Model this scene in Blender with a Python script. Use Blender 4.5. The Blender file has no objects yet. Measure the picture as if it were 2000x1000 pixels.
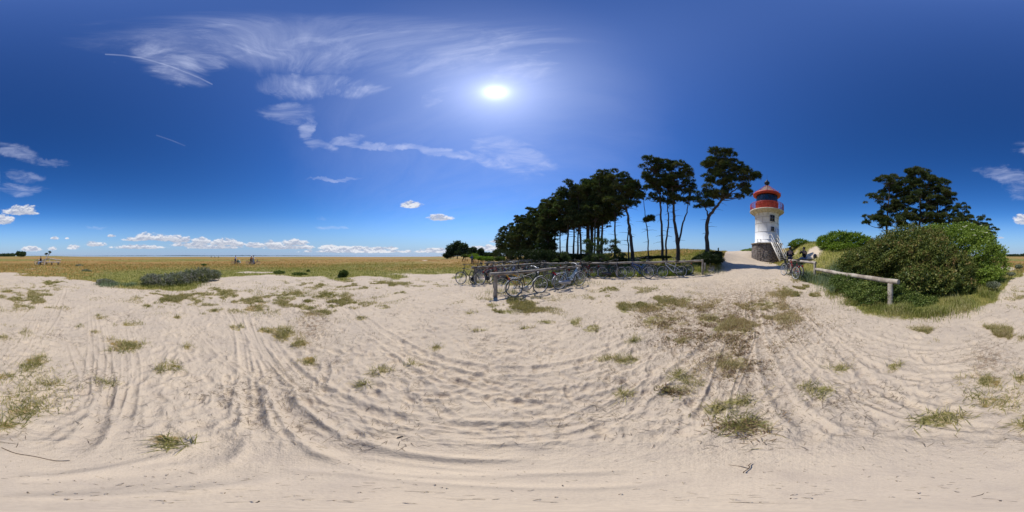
import bpy, bmesh, math, random
import numpy as np
from mathutils import Vector, Matrix
R = math.radians
SC = bpy.context.scene
COL = SC.collection
rng = np.random.default_rng(7)
random.seed(7)
EYE = 1.55

# ------------------------------------------------------------------ camera (full 360 degree panorama)
cam = bpy.data.cameras.new("camera")
cam.type = 'PANO'
cam.panorama_type = 'EQUIRECTANGULAR'
cam.clip_start = 0.02
cam.clip_end = 100000
co = bpy.data.objects.new("camera", cam)
co.location = (0, 0, EYE)
co.rotation_euler = (R(90), 0, 0)
COL.objects.link(co)
SC.camera = co
SC.render.engine = 'CYCLES'
SC.cycles.max_bounces = 6
SC.cycles.diffuse_bounces = 3
SC.cycles.transparent_max_bounces = 8
SC.view_settings.view_transform = 'Standard'
SC.view_settings.look = 'None'
SC.view_settings.gamma = 1
SC.view_settings.use_curve_mapping = False
SC.view_settings.exposure = 0.0

# ------------------------------------------------------------------ sun
SUN_AZ, SUN_EL = R(-5.8), R(57.6)          # azimuth from +Y towards +X
SD = Vector((math.sin(SUN_AZ)*math.cos(SUN_EL), math.cos(SUN_AZ)*math.cos(SUN_EL), math.sin(SUN_EL)))
sl = bpy.data.lights.new("sun", 'SUN')
sl.energy = 4.3
sl.angle = R(0.5)
sl.color = (1.0, 0.955, 0.885)
so = bpy.data.objects.new("sun", sl)
so.rotation_euler = SD.to_track_quat('Z', 'Y').to_euler()
so.location = (0, 0, 60)
COL.objects.link(so)

# ------------------------------------------------------------------ node helper
class X:
    """a socket with arithmetic"""
    tree = None
    def __init__(s, k): s.k = k
    @staticmethod
    def m(op, *a, clamp=False):
        n = X.tree.nodes.new('ShaderNodeMath'); n.operation = op; n.use_clamp = clamp
        for i, v in enumerate(a):
            if isinstance(v, X): X.tree.links.new(v.k, n.inputs[i])
            else: n.inputs[i].default_value = v
        return X(n.outputs[0])
    def __add__(s, o): return X.m('ADD', s, o)
    def __radd__(s, o): return X.m('ADD', o, s)
    def __sub__(s, o): return X.m('SUBTRACT', s, o)
    def __rsub__(s, o): return X.m('SUBTRACT', o, s)
    def __mul__(s, o): return X.m('MULTIPLY', s, o)
    def __rmul__(s, o): return X.m('MULTIPLY', o, s)
    def __truediv__(s, o): return X.m('DIVIDE', s, o)
    def __pow__(s, o): return X.m('POWER', s, o)
    def clamp(s): return X.m('ADD', s, 0.0, clamp=True)
    def max(s, o): return X.m('MAXIMUM', s, o)
    def min(s, o): return X.m('MINIMUM', s, o)
def sstep(x, a, b):
    n = X.tree.nodes.new('ShaderNodeMapRange'); n.interpolation_type = 'SMOOTHSTEP'
    X.tree.links.new(x.k, n.inputs[0]); n.inputs[1].default_value = a; n.inputs[2].default_value = b
    return X(n.outputs[0])
def comb(x, y, z):
    n = X.tree.nodes.new('ShaderNodeCombineXYZ')
    for i, v in enumerate((x, y, z)):
        if isinstance(v, X): X.tree.links.new(v.k, n.inputs[i])
        else: n.inputs[i].default_value = v
    return X(n.outputs[0])
def sep(v):
    n = X.tree.nodes.new('ShaderNodeSeparateXYZ'); X.tree.links.new(v.k, n.inputs[0])
    return [X(n.outputs[i]) for i in range(3)]
def noise(v, scale, detail=4, rough=0.55, dist=0.0, lac=2.0):
    n = X.tree.nodes.new('ShaderNodeTexNoise')
    if v is not None: X.tree.links.new(v.k, n.inputs['Vector'])
    n.inputs['Scale'].default_value = scale; n.inputs['Detail'].default_value = detail
    n.inputs['Roughness'].default_value = rough; n.inputs['Distortion'].default_value = dist
    n.inputs['Lacunarity'].default_value = lac
    return X(n.outputs[0])
def mixc(f, a, b, mode='MIX'):
    n = X.tree.nodes.new('ShaderNodeMix'); n.data_type = 'RGBA'; n.blend_type = mode
    for i, v in ((0, f), (6, a), (7, b)):
        if isinstance(v, X): X.tree.links.new(v.k, n.inputs[i])
        elif i == 0: n.inputs[0].default_value = v
        else: n.inputs[i].default_value = (*v, 1)
    return X(n.outputs[2])
def vscale(v, s):
    n = X.tree.nodes.new('ShaderNodeVectorMath'); n.operation = 'SCALE'
    X.tree.links.new(v.k, n.inputs[0])
    if isinstance(s, X): X.tree.links.new(s.k, n.inputs[3])
    else: n.inputs[3].default_value = s
    return X(n.outputs[0])

# ------------------------------------------------------------------ world: sky, high thin cloud, cumulus band
world = bpy.data.worlds.new("World"); SC.world = world
world.use_nodes = True
world.cycles.sampling_method = 'MANUAL'; world.cycles.sample_map_resolution = 512
T = world.node_tree; X.tree = T
T.nodes.clear()
S = 0.1
out = T.nodes.new('ShaderNodeOutputWorld'); bg = T.nodes.new('ShaderNodeBackground')
bg.inputs['Strength'].default_value = S
T.links.new(bg.outputs[0], out.inputs[0])
sky = T.nodes.new('ShaderNodeTexSky'); sky.sky_type = 'NISHITA'
sky.sun_disc = False; sky.sun_elevation = SUN_EL; sky.sun_rotation = SUN_AZ
sky.altitude = 0; sky.air_density = 1.0; sky.dust_density = 0.15; sky.ozone_density = 2.2
tc = T.nodes.new('ShaderNodeTexCoord')
D = X(tc.outputs['Generated'])
dx, dy, dz = sep(D)
U = X.m('ARCTAN2', dx, dy) * (1000/math.pi) + 1000.0      # bearing, 2000 units round
V = 500.0 - X.m('ARCSINE', dz) * (1000/math.pi)           # 500 at the horizon, 0 at the zenith
hs = T.nodes.new('ShaderNodeHueSaturation')
hs.inputs['Hue'].default_value = 0.502; hs.inputs['Saturation'].default_value = 1.32; hs.inputs['Value'].default_value = 1.0
T.links.new(sky.outputs[0], hs.inputs['Color'])
gm = T.nodes.new('ShaderNodeGamma'); gm.inputs[1].default_value = 1.32
T.links.new(vscale(X(hs.outputs[0]), S).k, gm.inputs[0])
skyc = mixc(1.0, X(gm.outputs[0]), (0.92, 1.0, 1.08), 'MULTIPLY')
skyc = vscale(skyc, 1.46/S)
skyc = mixc(sstep(V, 415.0, 500.0)*0.85, skyc, (2.6, 4.1, 7.0))
wbl = noise(D, 3.4, 5, 0.62); wbl2 = noise(D, 4.1, 5, 0.62, 0.4)
Uw = U + (wbl - 0.5)*110.0; Vw = V + (wbl2 - 0.5)*50.0
def ell(cx, cy, rx, ry, rot=0):
    c, s = math.cos(R(rot)), math.sin(R(rot))
    a = Uw - cx; b = Vw - cy
    if rot:
        a, b = a*c + b*s, b*c - a*s
    a = a/rx; b = b/ry
    return 1.0 - (a*a + b*b)
def union(l):
    r = l[0]
    for q in l[1:]: r = r.max(q)
    return r
# cirrus: noise on the plane of the cloud layer, streaked
inv = 1.0/(dz.max(0.0) + 0.12) if False else X.m('DIVIDE', 1.0, dz.max(0.0) + 0.12)
px_, py_ = dx*inv, dy*inv
ca, sa = math.cos(R(-22)), math.sin(R(-22))
qx, qy = px_*ca + py_*sa, py_*ca - px_*sa
n_w = noise(comb(px_, py_, 0.0), 1.1, 3, 0.5)
qx2 = qx + (n_w - 0.5)*0.7; qy2 = qy + (n_w - 0.5)*0.5
c1 = noise(comb(qx2*0.8, qy2*2.6, 3.0), 2.0, 7, 0.66, 0.5)
c2 = noise(comb(qx2*1.6, qy2*2.4, 9.0), 5.0, 6, 0.62, 0.7)
m_hi = union([sstep(ell(*e), -0.9, 1.0) for e in [
    (640, 80, 560, 75, 0), (760, 110, 260, 50, 8), (910, 125, 170, 38, 6), (900, 125, 170, 38, 6), (330, 120, 110, 45, 20), (620, 165, 130, 30, 0),
    (710, 180, 70, 16, -5), (860, 180, 50, 22, -30), (1000, 130, 120, 40, 0)]])
m_lo = union([sstep(ell(*e), -0.8, 0.9) for e in [
    (597, 250, 16, 38, 5), (618, 282, 40, 13, 18), (668, 275, 40, 9, -6), (760, 289, 110, 7, 5), (880, 302, 90, 11, 10), (950, 318, 45, 16, 20),
    (655, 350, 60, 5, -3), (25, 300, 60, 18, 15), (100, 315, 50, 9, 8), (50, 345, 50, 14, 5), (40, 370, 60, 16, 0), (1960, 338, 60, 18, 15), (1990, 365, 30, 30, 30),
    (2040, 370, 60, 20, 0), (2025, 300, 60, 18, 15), (640, 430, 20, 8, 0), (655, 450, 30, 4, -4),
    (180, 446, 32, 3, 2), (560, 215, 60, 24, 0), (1000, 305, 90, 40, 20)]])
m_zen = sstep(V, 60.0, 5.0)
m_all = m_hi.max(m_zen*0.5)
cir = sstep(c1*0.9 + m_all*0.42, 0.70, 1.22)*0.50 + sstep(c2*0.8 + c1*0.3 + m_all*0.38, 0.86, 1.26)*0.42
cir = cir*sstep(m_all, 0.0, 0.6)
c3 = noise(comb(dx, dy, dz*3.5), 5.5, 7, 0.64, 0.9)
cir2 = sstep(c3*0.9 + m_lo*0.42, 0.66, 1.25)*0.55*sstep(m_lo, 0.0, 0.9)
veil = sstep(ell(930, 250, 420, 300, 0), 0.0, 1.0)*(sstep(c1, 0.2, 0.8)*0.5 + 0.5)*0.15
cirt = (cir + cir2 + veil).clamp()
# two vapour trails
def trail(pts, w, s):
    r = None
    for (x0, y0), (x1, y1) in zip(pts[:-1], pts[1:]):
        L = math.hypot(x1-x0, y1-y0); ux, uy = (x1-x0)/L, (y1-y0)/L
        t = (U - x0)*ux + (V - y0)*uy
        d = X.m('ABSOLUTE', (V - y0)*ux - (U - x0)*uy)
        q = sstep(d, w, w*0.25)*X.m('GREATER_THAN', t, 0.0)*X.m('LESS_THAN', t, L)
        r = q if r is None else r.max(q)
    return r*s
tr = trail([(205, 106), (240, 108), (275, 113), (305, 121), (335, 130), (365, 142), (392, 153), (415, 165)], 1.9, 0.24).max(
     trail([(305, 264), (335, 274), (362, 285)], 1.6, 0.12))
cirt = (cirt + tr*(0.6 + 0.4*sstep(c2, 0.4, 0.7))).clamp()
col = mixc(cirt, skyc, (6.6/1.0, 7.2/1.0, 9.6/1.0))
# sun and its aureole
dotn = T.nodes.new('ShaderNodeVectorMath'); dotn.operation = 'DOT_PRODUCT'
T.links.new(D.k, dotn.inputs[0]); dotn.inputs[1].default_value = SD
ang = X.m('ARCCOSINE', X(dotn.outputs['Value']).min(1.0)) * (180/math.pi)
glow = X.m('EXPONENT', ang*(-1/1.0))*30.0 + X.m('EXPONENT', ang*(-1/5.5))*5.2 + X.m('EXPONENT', ang*(-1/26.0))*1.6
col = mixc(1.0, col, mixc(1.0, comb(glow, glow, glow), (0.86, 0.92, 1.2), 'MULTIPLY'), 'ADD')
# cumulus: (centre, base, half width, height)
CU = [(42, 420, 40, 19), (5, 438, 26, 20), (2005, 438, 26, 20), (1993, 432, 16, 14), (2042, 420, 40, 19),
      (107, 468, 9, 6), (131, 467, 5, 4), (62, 491, 24, 10), (103, 489, 11, 8), (144, 487, 14, 10), (186, 481, 24, 10), (217, 463, 9, 5),
      (270, 486, 58, 8), (263, 471, 26, 9), (285, 470, 26, 16), (325, 471, 42, 15), (355, 474, 26, 12), (395, 476, 24, 13), (430, 478, 26, 12), (462, 481, 20, 10), (372, 482, 40, 9),
      (440, 480, 34, 15), (420, 486, 70, 7), (500, 484, 24, 11), (530, 483, 26, 14), (575, 480, 30, 14), (560, 487, 60, 9), (598, 486, 20, 8), (642, 488, 24, 11), (668, 489, 22, 9),
      (700, 489, 26, 9), (735, 489, 22, 7), (762, 488, 20, 7), (700, 494, 130, 7), (850, 490, 34, 6), (855, 494, 60, 7), (935, 491, 36, 11), (968, 474, 14, 5), (960, 490, 20, 12),
      (803, 406, 24, 14), (858, 431, 28, 13), (1700, 494, 24, 4), (1955, 466, 8, 4)]
def cum(e):
    cx, cb, w, h = e
    b = (cb - h*0.32) - V                       # positive above the belly
    up = b.max(0.0)/(h*0.75); dn = b.min(0.0)/(h*0.38)
    a = (U - cx)/w
    return 1.0 - (a*a + up*up + dn*dn)
shape = union([cum(e) for e in CU])
dv = comb(dx, dy, dz*1.35)
nz = noise(dv, 24.0, 5, 0.56, 0.1)
nz_up = noise(comb(dx, dy, (dz + 0.008)*1.35), 24.0, 3, 0.55, 0.1)
dens = shape*0.8 + (nz - 0.5)*2.0
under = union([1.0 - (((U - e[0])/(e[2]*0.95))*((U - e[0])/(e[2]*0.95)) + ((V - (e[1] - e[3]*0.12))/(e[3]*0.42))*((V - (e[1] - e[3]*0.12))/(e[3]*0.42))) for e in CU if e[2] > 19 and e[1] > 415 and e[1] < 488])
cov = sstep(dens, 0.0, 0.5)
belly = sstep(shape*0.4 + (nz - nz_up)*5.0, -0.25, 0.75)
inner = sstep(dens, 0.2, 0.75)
cc = mixc(sstep((nz - nz_up)*4.0 + (nz-0.5)*0.6, -0.5, 0.4), (4.4, 4.9, 6.3), (8.4, 8.5, 9.0))  # light from above painted into the cloud colour: bright crests, greyer hollows
cc = mixc(sstep((V - 0.0)*0.0 + under, 0.1, 0.7)*0.55, cc, (4.0, 4.4, 5.5))  # shade on the cloud undersides painted as grey
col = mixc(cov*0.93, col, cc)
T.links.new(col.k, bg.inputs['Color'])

# ------------------------------------------------------------------ general helpers
PXA = 0.18*math.pi/180                        # one degree-grid unit of bearing in radians (2000 round the horizon)
def az(x): return (x - 1000)*PXA
def pol(x, d):
    a = az(x); return math.sin(a)*d, math.cos(a)*d
def tag(o, label=None, cat=None, group=None, kind=None):
    if label: o['label'] = label
    if cat: o['category'] = cat
    if group: o['group'] = group
    if kind: o['kind'] = kind
    return o
def empty(name, loc, rz=0, label=None, cat=None, group=None):
    o = bpy.data.objects.new(name, None); COL.objects.link(o)
    o.location = loc; o.rotation_euler = (0, 0, rz); o.empty_display_size = 0.2
    return tag(o, label, cat, group)
def link(name, me, mat=None, parent=None):
    o = bpy.data.objects.new(name, me); COL.objects.link(o)
    if mat is not None and not me.materials:
        for m in (mat if isinstance(mat, (list, tuple)) else [mat]): me.materials.append(m)
    if parent is not None: o.parent = parent
    return o
def kids(o): return [c for c in bpy.data.objects if c.parent == o]
class Proto:
    """remembers the tree of a built thing so copies are cheap"""
    def __init__(s, root):
        s.root = root; s.ch = {}
        for o in bpy.data.objects:
            if o.parent: s.ch.setdefault(o.parent.name, []).append(o)
    def copy(s, label=None, group=None, mats=None):
        def rec(o, par):
            c = o.copy(); COL.objects.link(c); c.parent = par
            if mats and o.type == 'MESH':
                for i, sl_ in enumerate(c.material_slots):
                    m = mats.get(sl_.material.name)
                    if m: sl_.link = 'OBJECT'; sl_.material = m
            for k in s.ch.get(o.name, []): rec(k, c)
            return c
        c = rec(s.root, None)
        if label: c['label'] = label
        if group: c['group'] = group
        return c

def np_mesh(name, V, F, smooth=False, rnd=None):
    """V (n,3); F list of (m,k) arrays"""
    me = bpy.data.meshes.new(name)
    V = np.asarray(V, np.float32)
    F = [np.asarray(f, np.int32) for f in F if len(f)]
    loops = np.concatenate([f.ravel() for f in F])
    tot = np.concatenate([np.full(len(f), f.shape[1], np.int32) for f in F])
    me.vertices.add(len(V)); me.vertices.foreach_set('co', V.ravel())
    me.loops.add(len(loops)); me.loops.foreach_set('vertex_index', loops)
    me.polygons.add(len(tot))
    me.polygons.foreach_set('loop_start', np.concatenate([[0], np.cumsum(tot)[:-1]]).astype(np.int32))
    if smooth: me.polygons.foreach_set('use_smooth', np.ones(len(tot), bool))
    if rnd is not None:
        a = me.attributes.new('rnd', 'FLOAT', 'FACE'); a.data.foreach_set('value', np.asarray(rnd, np.float32))
    me.update(calc_edges=True)
    return me

class MB:
    def __init__(s): s.v = []; s.f = {}; s.n = 0
    def add(s, V, *Fs):
        V = np.asarray(V, float).reshape(-1, 3)
        s.v.append(V)
        for F in Fs:
            F = np.asarray(F, int)
            if len(F): s.f.setdefault(F.shape[1], []).append(F + s.n)
        s.n += len(V); return s
    def box(s, c, size, rot=None):
        sx, sy, sz = [q/2 for q in size]
        V = np.array([(x, y, z) for x in (-sx, sx) for y in (-sy, sy) for z in (-sz, sz)])
        if rot is not None: V = V @ np.array(rot.to_3x3()).T
        V = V + np.array(c)
        return s.add(V, [(0, 1, 3, 2), (4, 6, 7, 5), (0, 4, 5, 1), (2, 3, 7, 6), (0, 2, 6, 4), (1, 5, 7, 3)])
    def bar(s, a, b, w, h):
        a, b = Vector(a), Vector(b); d = b - a
        q = d.to_track_quat('X', 'Z').to_matrix()
        return s.box((a + b)/2, (d.length, w, h), q)
    def tube(s, pts, rad, seg=8, cap=True, closed=False, jit=0):
        P = np.array([tuple(p) for p in pts], float); n = len(P)
        rad = np.full(n, rad) if np.isscalar(rad) else np.array(rad, float)
        if closed: tg = np.roll(P, -1, 0) - np.roll(P, 1, 0)
        else: tg = np.gradient(P, axis=0)
        tg /= np.linalg.norm(tg, axis=1)[:, None] + 1e-12
        ref = np.array((0, 0, 1.0)) if abs(tg[0, 2]) < 0.9 else np.array((1.0, 0, 0))
        a = np.linspace(0, 2*math.pi, seg, endpoint=False)
        V = []
        u = np.cross(tg[0], ref); u /= np.linalg.norm(u)
        for i in range(n):
            u = u - tg[i]*np.dot(u, tg[i]); u /= np.linalg.norm(u) + 1e-12
            w = np.cross(tg[i], u)
            rr = rad[i]*(1 + (rng.uniform(-jit, jit, seg) if jit else 0))
            V.append(P[i] + (np.outer(np.cos(a)*rr, u) + np.outer(np.sin(a)*rr, w)))
        V = np.concatenate(V); F = []
        m = n if closed else n - 1
        for i in range(m):
            j = (i + 1) % n
            for k in range(seg):
                l = (k + 1) % seg
                F.append((i*seg + k, i*seg + l, j*seg + l, j*seg + k))
        s.add(V, F)
        if cap and not closed:
            for off, c, fl in ((0, P[0], 1), ((n-1)*seg, P[-1], 0)):
                Vc = np.vstack([V[off:off + seg], c[None]])
                Fc = [((k + 1) % seg, k, seg) if fl else (k, (k + 1) % seg, seg) for k in range(seg)]
                s.add(Vc, Fc)
        return s
    def lathe(s, prof, seg=32, c=(0, 0, 0)):
        P = np.array(prof, float); n = len(P)
        a = np.linspace(0, 2*math.pi, seg, endpoint=False)
        V = np.concatenate([np.stack([np.cos(a)*r, np.sin(a)*r, np.full(seg, z)], 1) for r, z in P]) + np.array(c)
        F = [(i*seg + k, i*seg + (k+1) % seg, (i+1)*seg + (k+1) % seg, (i+1)*seg + k) for i in range(n-1) for k in range(seg)]
        return s.add(V, F)
    def build(s, name, mat, parent=None, smooth=True):
        V = np.concatenate(s.v)
        me = np_mesh(name, V, [np.concatenate(s.f[k]) for k in sorted(s.f)], smooth)
        o = link(name, me, mat, parent)
        return o

# ------------------------------------------------------------------ materials
MATS = {}
def pm(name, c1, c2=None, scale=6, rough=0.8, bump=0.0, bscale=30, metal=0.0, spec=0.3, detail=5, stretch=(1, 1, 1), rnd=False, lo=0.35, hi=0.65):
    if name in MATS: return MATS[name]
    m = bpy.data.materials.new(name); m.use_nodes = True; t = m.node_tree; X.tree = t
    b = t.nodes['Principled BSDF']
    b.inputs['Roughness'].default_value = rough; b.inputs['Metallic'].default_value = metal
    b.inputs['Specular IOR Level'].default_value = spec
    c = t.nodes.new('ShaderNodeTexCoord'); mp = t.nodes.new('ShaderNodeMapping')
    t.links.new(c.outputs['Object'], mp.inputs[0]); mp.inputs['Scale'].default_value = stretch
    v = X(mp.outputs[0])
    if c2 is None: c2 = tuple(q*0.75 for q in c1)
    n = noise(v, scale, detail, 0.6)
    t.links.new(mixc(sstep(n, lo, hi), c1, c2).k, b.inputs['Base Color'])
    if bump:
        bp = t.nodes.new('ShaderNodeBump'); bp.inputs['Strength'].default_value = 0.8; bp.inputs['Distance'].default_value = bump
        t.links.new(noise(v, bscale, 6, 0.6).k, bp.inputs['Height']); t.links.new(bp.outputs[0], b.inputs['Normal'])
    MATS[name] = m
    return m
def leafm(name, cols, trans=0.3, rough=0.6, gloss=0.012):
    """leaf material: colour varies leaf by leaf (attribute rnd) and by clump"""
    m = bpy.data.materials.new(name); m.use_nodes = True; t = m.node_tree; X.tree = t
    t.nodes.clear()
    o = t.nodes.new('ShaderNodeOutputMaterial')
    at = t.nodes.new('ShaderNodeAttribute'); at.attribute_name = 'rnd'
    c = t.nodes.new('ShaderNodeTexCoord')
    n = noise(X(c.outputs['Object']), 1.3, 3, 0.5)
    f = (X(at.outputs['Fac']) + (n - 0.5)*0.7).clamp()
    rp = t.nodes.new('ShaderNodeValToRGB')
    t.links.new(f.k, rp.inputs[0])
    e = rp.color_ramp.elements
    for i, cc in enumerate(cols):
        p = i/(len(cols)-1)
        if i == 0: e[0].position = 0; e[0].color = (*cc, 1)
        elif i == len(cols)-1: e[-1].position = 1; e[-1].color = (*cc, 1)
        else: q = e.new(p); q.color = (*cc, 1)
    d = t.nodes.new('ShaderNodeBsdfDiffuse'); tr = t.nodes.new('ShaderNodeBsdfTranslucent'); gl = t.nodes.new('ShaderNodeBsdfGlossy')
    gl.inputs['Roughness'].default_value = 0.45
    t.links.new(rp.outputs[0], d.inputs[0])
    tcx = mixc(1.0, X(rp.outputs[0]), (1.15, 1.25, 0.6), 'MULTIPLY'); t.links.new(tcx.k, tr.inputs[0])
    m1 = t.nodes.new('ShaderNodeMixShader'); m1.inputs[0].default_value = trans
    t.links.new(d.outputs[0], m1.inputs[1]); t.links.new(tr.outputs[0], m1.inputs[2])
    m2 = t.nodes.new('ShaderNodeMixShader'); m2.inputs[0].default_value = gloss
    t.links.new(m1.outputs[0], m2.inputs[1]); t.links.new(gl.outputs[0], m2.inputs[2])
    t.links.new(m2.outputs[0], o.inputs[0])
    MATS[name] = m
    return m

# ------------------------------------------------------------------ terrain
CP = []
for x in range(0, 2000, 125):
    for d, z in ((0.01, 0), (1.5, 0), (3.2, 0), (4.4, 0.0)): CP.append((x, d, z))
for x in (0, 130, 260, 390, 520, 650, 780, 880):
    for d, z in ((8, 0.0), (12.5, 0.0), (20, -0.05), (40, -0.1), (100, -0.15), (350, -0.3)): CP.append((x, d, z))
for x in (200, 400, 600, 800): CP += [(x, 700, -1.1), (x, 1500, -3)]
for x in (950, 1900, 20): CP += [(x, 400, 0.2), (x, 1500, 1.5)]
CP += [(60, 21, .12), (100, 24, .1), (930, 9, .05), (960, 6, .03), (960, 15, .08), (960, 40, .2), (960, 120, .2),
 (1050, 6.5, .07), (1050, 12, .18), (1050, 22, .5), (1050, 60, 1.2),
 (1110, 8, .14), (1110, 15, .4), (1110, 25, .95), (1110, 45, 2.0), (1110, 120, .5),
 (1200, 5.5, .1), (1200, 9.2, .28), (1200, 14, .62), (1200, 25, 1.3), (1200, 42, 2.35), (1200, 90, 1),
 (1280, 9.4, .33), (1280, 14, .75), (1280, 25, 1.7), (1280, 40, 2.95), (1280, 60, 2.4), (1330, 38, 3.15), (1340, 9.6, .36), (1340, 12, .62), (1340, 15, 1.0), (1340, 25, 1.9),
 (1378, 10.2, .46), (1384, 11.8, 1.05), (1386, 13.2, 1.72), (1388, 16, 2.0), (1390, 25, 2.1), (1385, 40, 2.9), (1414, 11.5, .72), (1417, 15, 1.1), (1414, 19, 1.9),
 (1440, 6, .1), (1440, 10, .48), (1440, 16, 1.05), (1440, 22, 1.75), (1440, 28, 2.42), (1440, 37, 2.3), (1440, 70, 1),
 (1470, 12, .68), (1470, 18, .98), (1468, 26, 2.3), (1500, 6, .13), (1500, 9, .38), (1500, 12, .64), (1500, 19, .80), (1500, 23.5, .95), (1490, 32, 2.6),
 (1530, 20, .95), (1535, 16, 1.05), (1545, 5, .05), (1545, 8.8, .38), (1550, 12.6, .75), (1560, 16, 1.7), (1560, 20, 2.8), (1560, 27, 3.2), (1525, 27, 2.4),
 (1600, 5, .02), (1600, 7, .1), (1597, 9.2, .3), (1610, 11, 1.1), (1610, 14, 2.2), (1610, 18, 2.9), (1610, 40, 2.8),
 (1680, 4, 0), (1680, 6, .12), (1680, 8, .6), (1680, 12, 1.9), (1680, 16, 2.5), (1740, 5, -.05), (1740, 7, .35), (1740, 12, 1.3), (1740, 18, 2.1), (1740, 40, 1.8),
 (1820, 4, 0), (1820, 6, .15), (1820, 10, .8), (1820, 18, 1.5), (1820, 40, 1), (1900, 5, 0), (1900, 8, .15), (1900, 14, .4), (1900, 25, .4), (1900, 60, .2),
 (1965, 6, 0), (1965, 12, 0), (1965, 30, .05), (1965, 100, 0), (1200, 300, 0), (1450, 300, 0), (1700, 300, 0), (1300, 1500, 1), (1700, 1500, 1)]
_c = np.array(CP, float)
def _q(Xa, Ya):
    r = np.hypot(Xa, Ya); k = np.arcsinh(r/5.0)/(r + 1e-9)
    return Xa*k, Ya*k
_cx, _cy = np.sin((_c[:, 0]-1000)*PXA)*_c[:, 1], np.cos((_c[:, 0]-1000)*PXA)*_c[:, 1]
_qx, _qy = _q(_cx, _cy)
_key = np.unique(np.round(np.stack([_qx, _qy], 1), 3), axis=0, return_index=True)[1]
_qx, _qy, _cz = _qx[_key], _qy[_key], _c[_key, 2]
def _ker(d2): return np.sqrt(d2 + 0.01)
_A = _ker((_qx[:, None]-_qx)**2 + (_qy[:, None]-_qy)**2)
_n = len(_qx)
_M = np.block([[_A, np.ones((_n, 1))], [np.ones((1, _n)), np.zeros((1, 1))]])
_w = np.linalg.solve(_M - np.diag([2e-3]*_n + [0]), np.concatenate([_cz, [0]]))
def base_h(Xa, Ya):
    Xa = np.asarray(Xa, float); Ya = np.asarray(Ya, float)
    qx, qy = _q(Xa, Ya); o = np.full(qx.shape, _w[-1])
    for i in range(_n): o = o + _w[i]*_ker((qx-_qx[i])**2 + (qy-_qy[i])**2)
    return o
def H(x, y): return float(base_h(np.array([x]), np.array([y]))[0])
def G(px, d, dz=0):
    x, y = pol(px, d); return (x, y, H(x, y) + dz)
def P(px, py, d):
    """point seen at bearing px, height py (500 = horizon) at horizontal distance d"""
    x, y = pol(px, d); return (x, y, EYE + d*math.tan((500-py)*PXA))
_T = [np.random.default_rng(100+i).random((256, 256)) for i in range(6)]
def vn(x, y, s=0):
    xi = np.floor(x).astype(int); yi = np.floor(y).astype(int); fx = x-xi; fy = y-yi
    fx = fx*fx*(3-2*fx); fy = fy*fy*(3-2*fy); t = _T[s % 6]
    a = t[xi & 255, yi & 255]; b = t[(xi+1) & 255, yi & 255]; c = t[xi & 255, (yi+1) & 255]; d = t[(xi+1) & 255, (yi+1) & 255]
    return (a*(1-fx)+b*fx)*(1-fy) + (c*(1-fx)+d*fx)*fy
def fbm(x, y, o=4, s=0):
    r = 0; a = 0.5; t = 0
    for i in range(o): r = r + a*vn(x*2**i + 17.3*i, y*2**i + 5.1*i, s+i); t += a; a *= 0.5
    return r/t
def ss(x, a, b):
    t = np.clip((x-a)/(b-a), 0, 1); return t*t*(3-2*t)

# distance of the edge between sand and grass for each bearing
EB = [(0, 536), (60, 538), (120, 540), (165, 547), (210, 560), (260, 567), (300, 574), (350, 572), (400, 556), (430, 548), (500, 541), (560, 543), (640, 545), (700, 545), (800, 541), (900, 539),
      (925, 541), (950, 548), (968, 552), (990, 560), (1020, 566), (1060, 568), (1100, 560), (1150, 546), (1200, 543), (1280, 541), (1340, 540), (1372, 538), (1400, 528), (1412, 516), (1415, 500), (1417, 486)]
EB2 = [(1418, 36), (1440, 38), (1464, 37)]
ED = [(x, EYE/math.tan((y-500)*PXA)) for x, y in EB if y > 530]
ED = [(x, min(d, 9.6) if x > 1150 else d) for x, d in ED]
ED += [(1395, 10.6), (1408, 11.6), (1414, 14), (1418, 24), (1421, 34), (1440, 36), (1458, 33), (1466, 27), (1473, 19.2), (1490, 18.6), (1510, 17), (1522, 13.5), (1532, 10.5), (1560, 8.4), (1590, 7.4), (1620, 6.3), (1650, 5.4), (1690, 4.45), (1740, 3.9), (1790, 3.55),
       (1850, 3.6), (1900, 4.0), (1940, 4.9), (1960, 6.5), (1975, 10), (2000, 12)]
ED.sort()
_ex, _ed = np.array([e[0] for e in ED]), np.array([e[1] for e in ED])
def edge_d(px): return np.interp(px, _ex, _ed)

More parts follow.
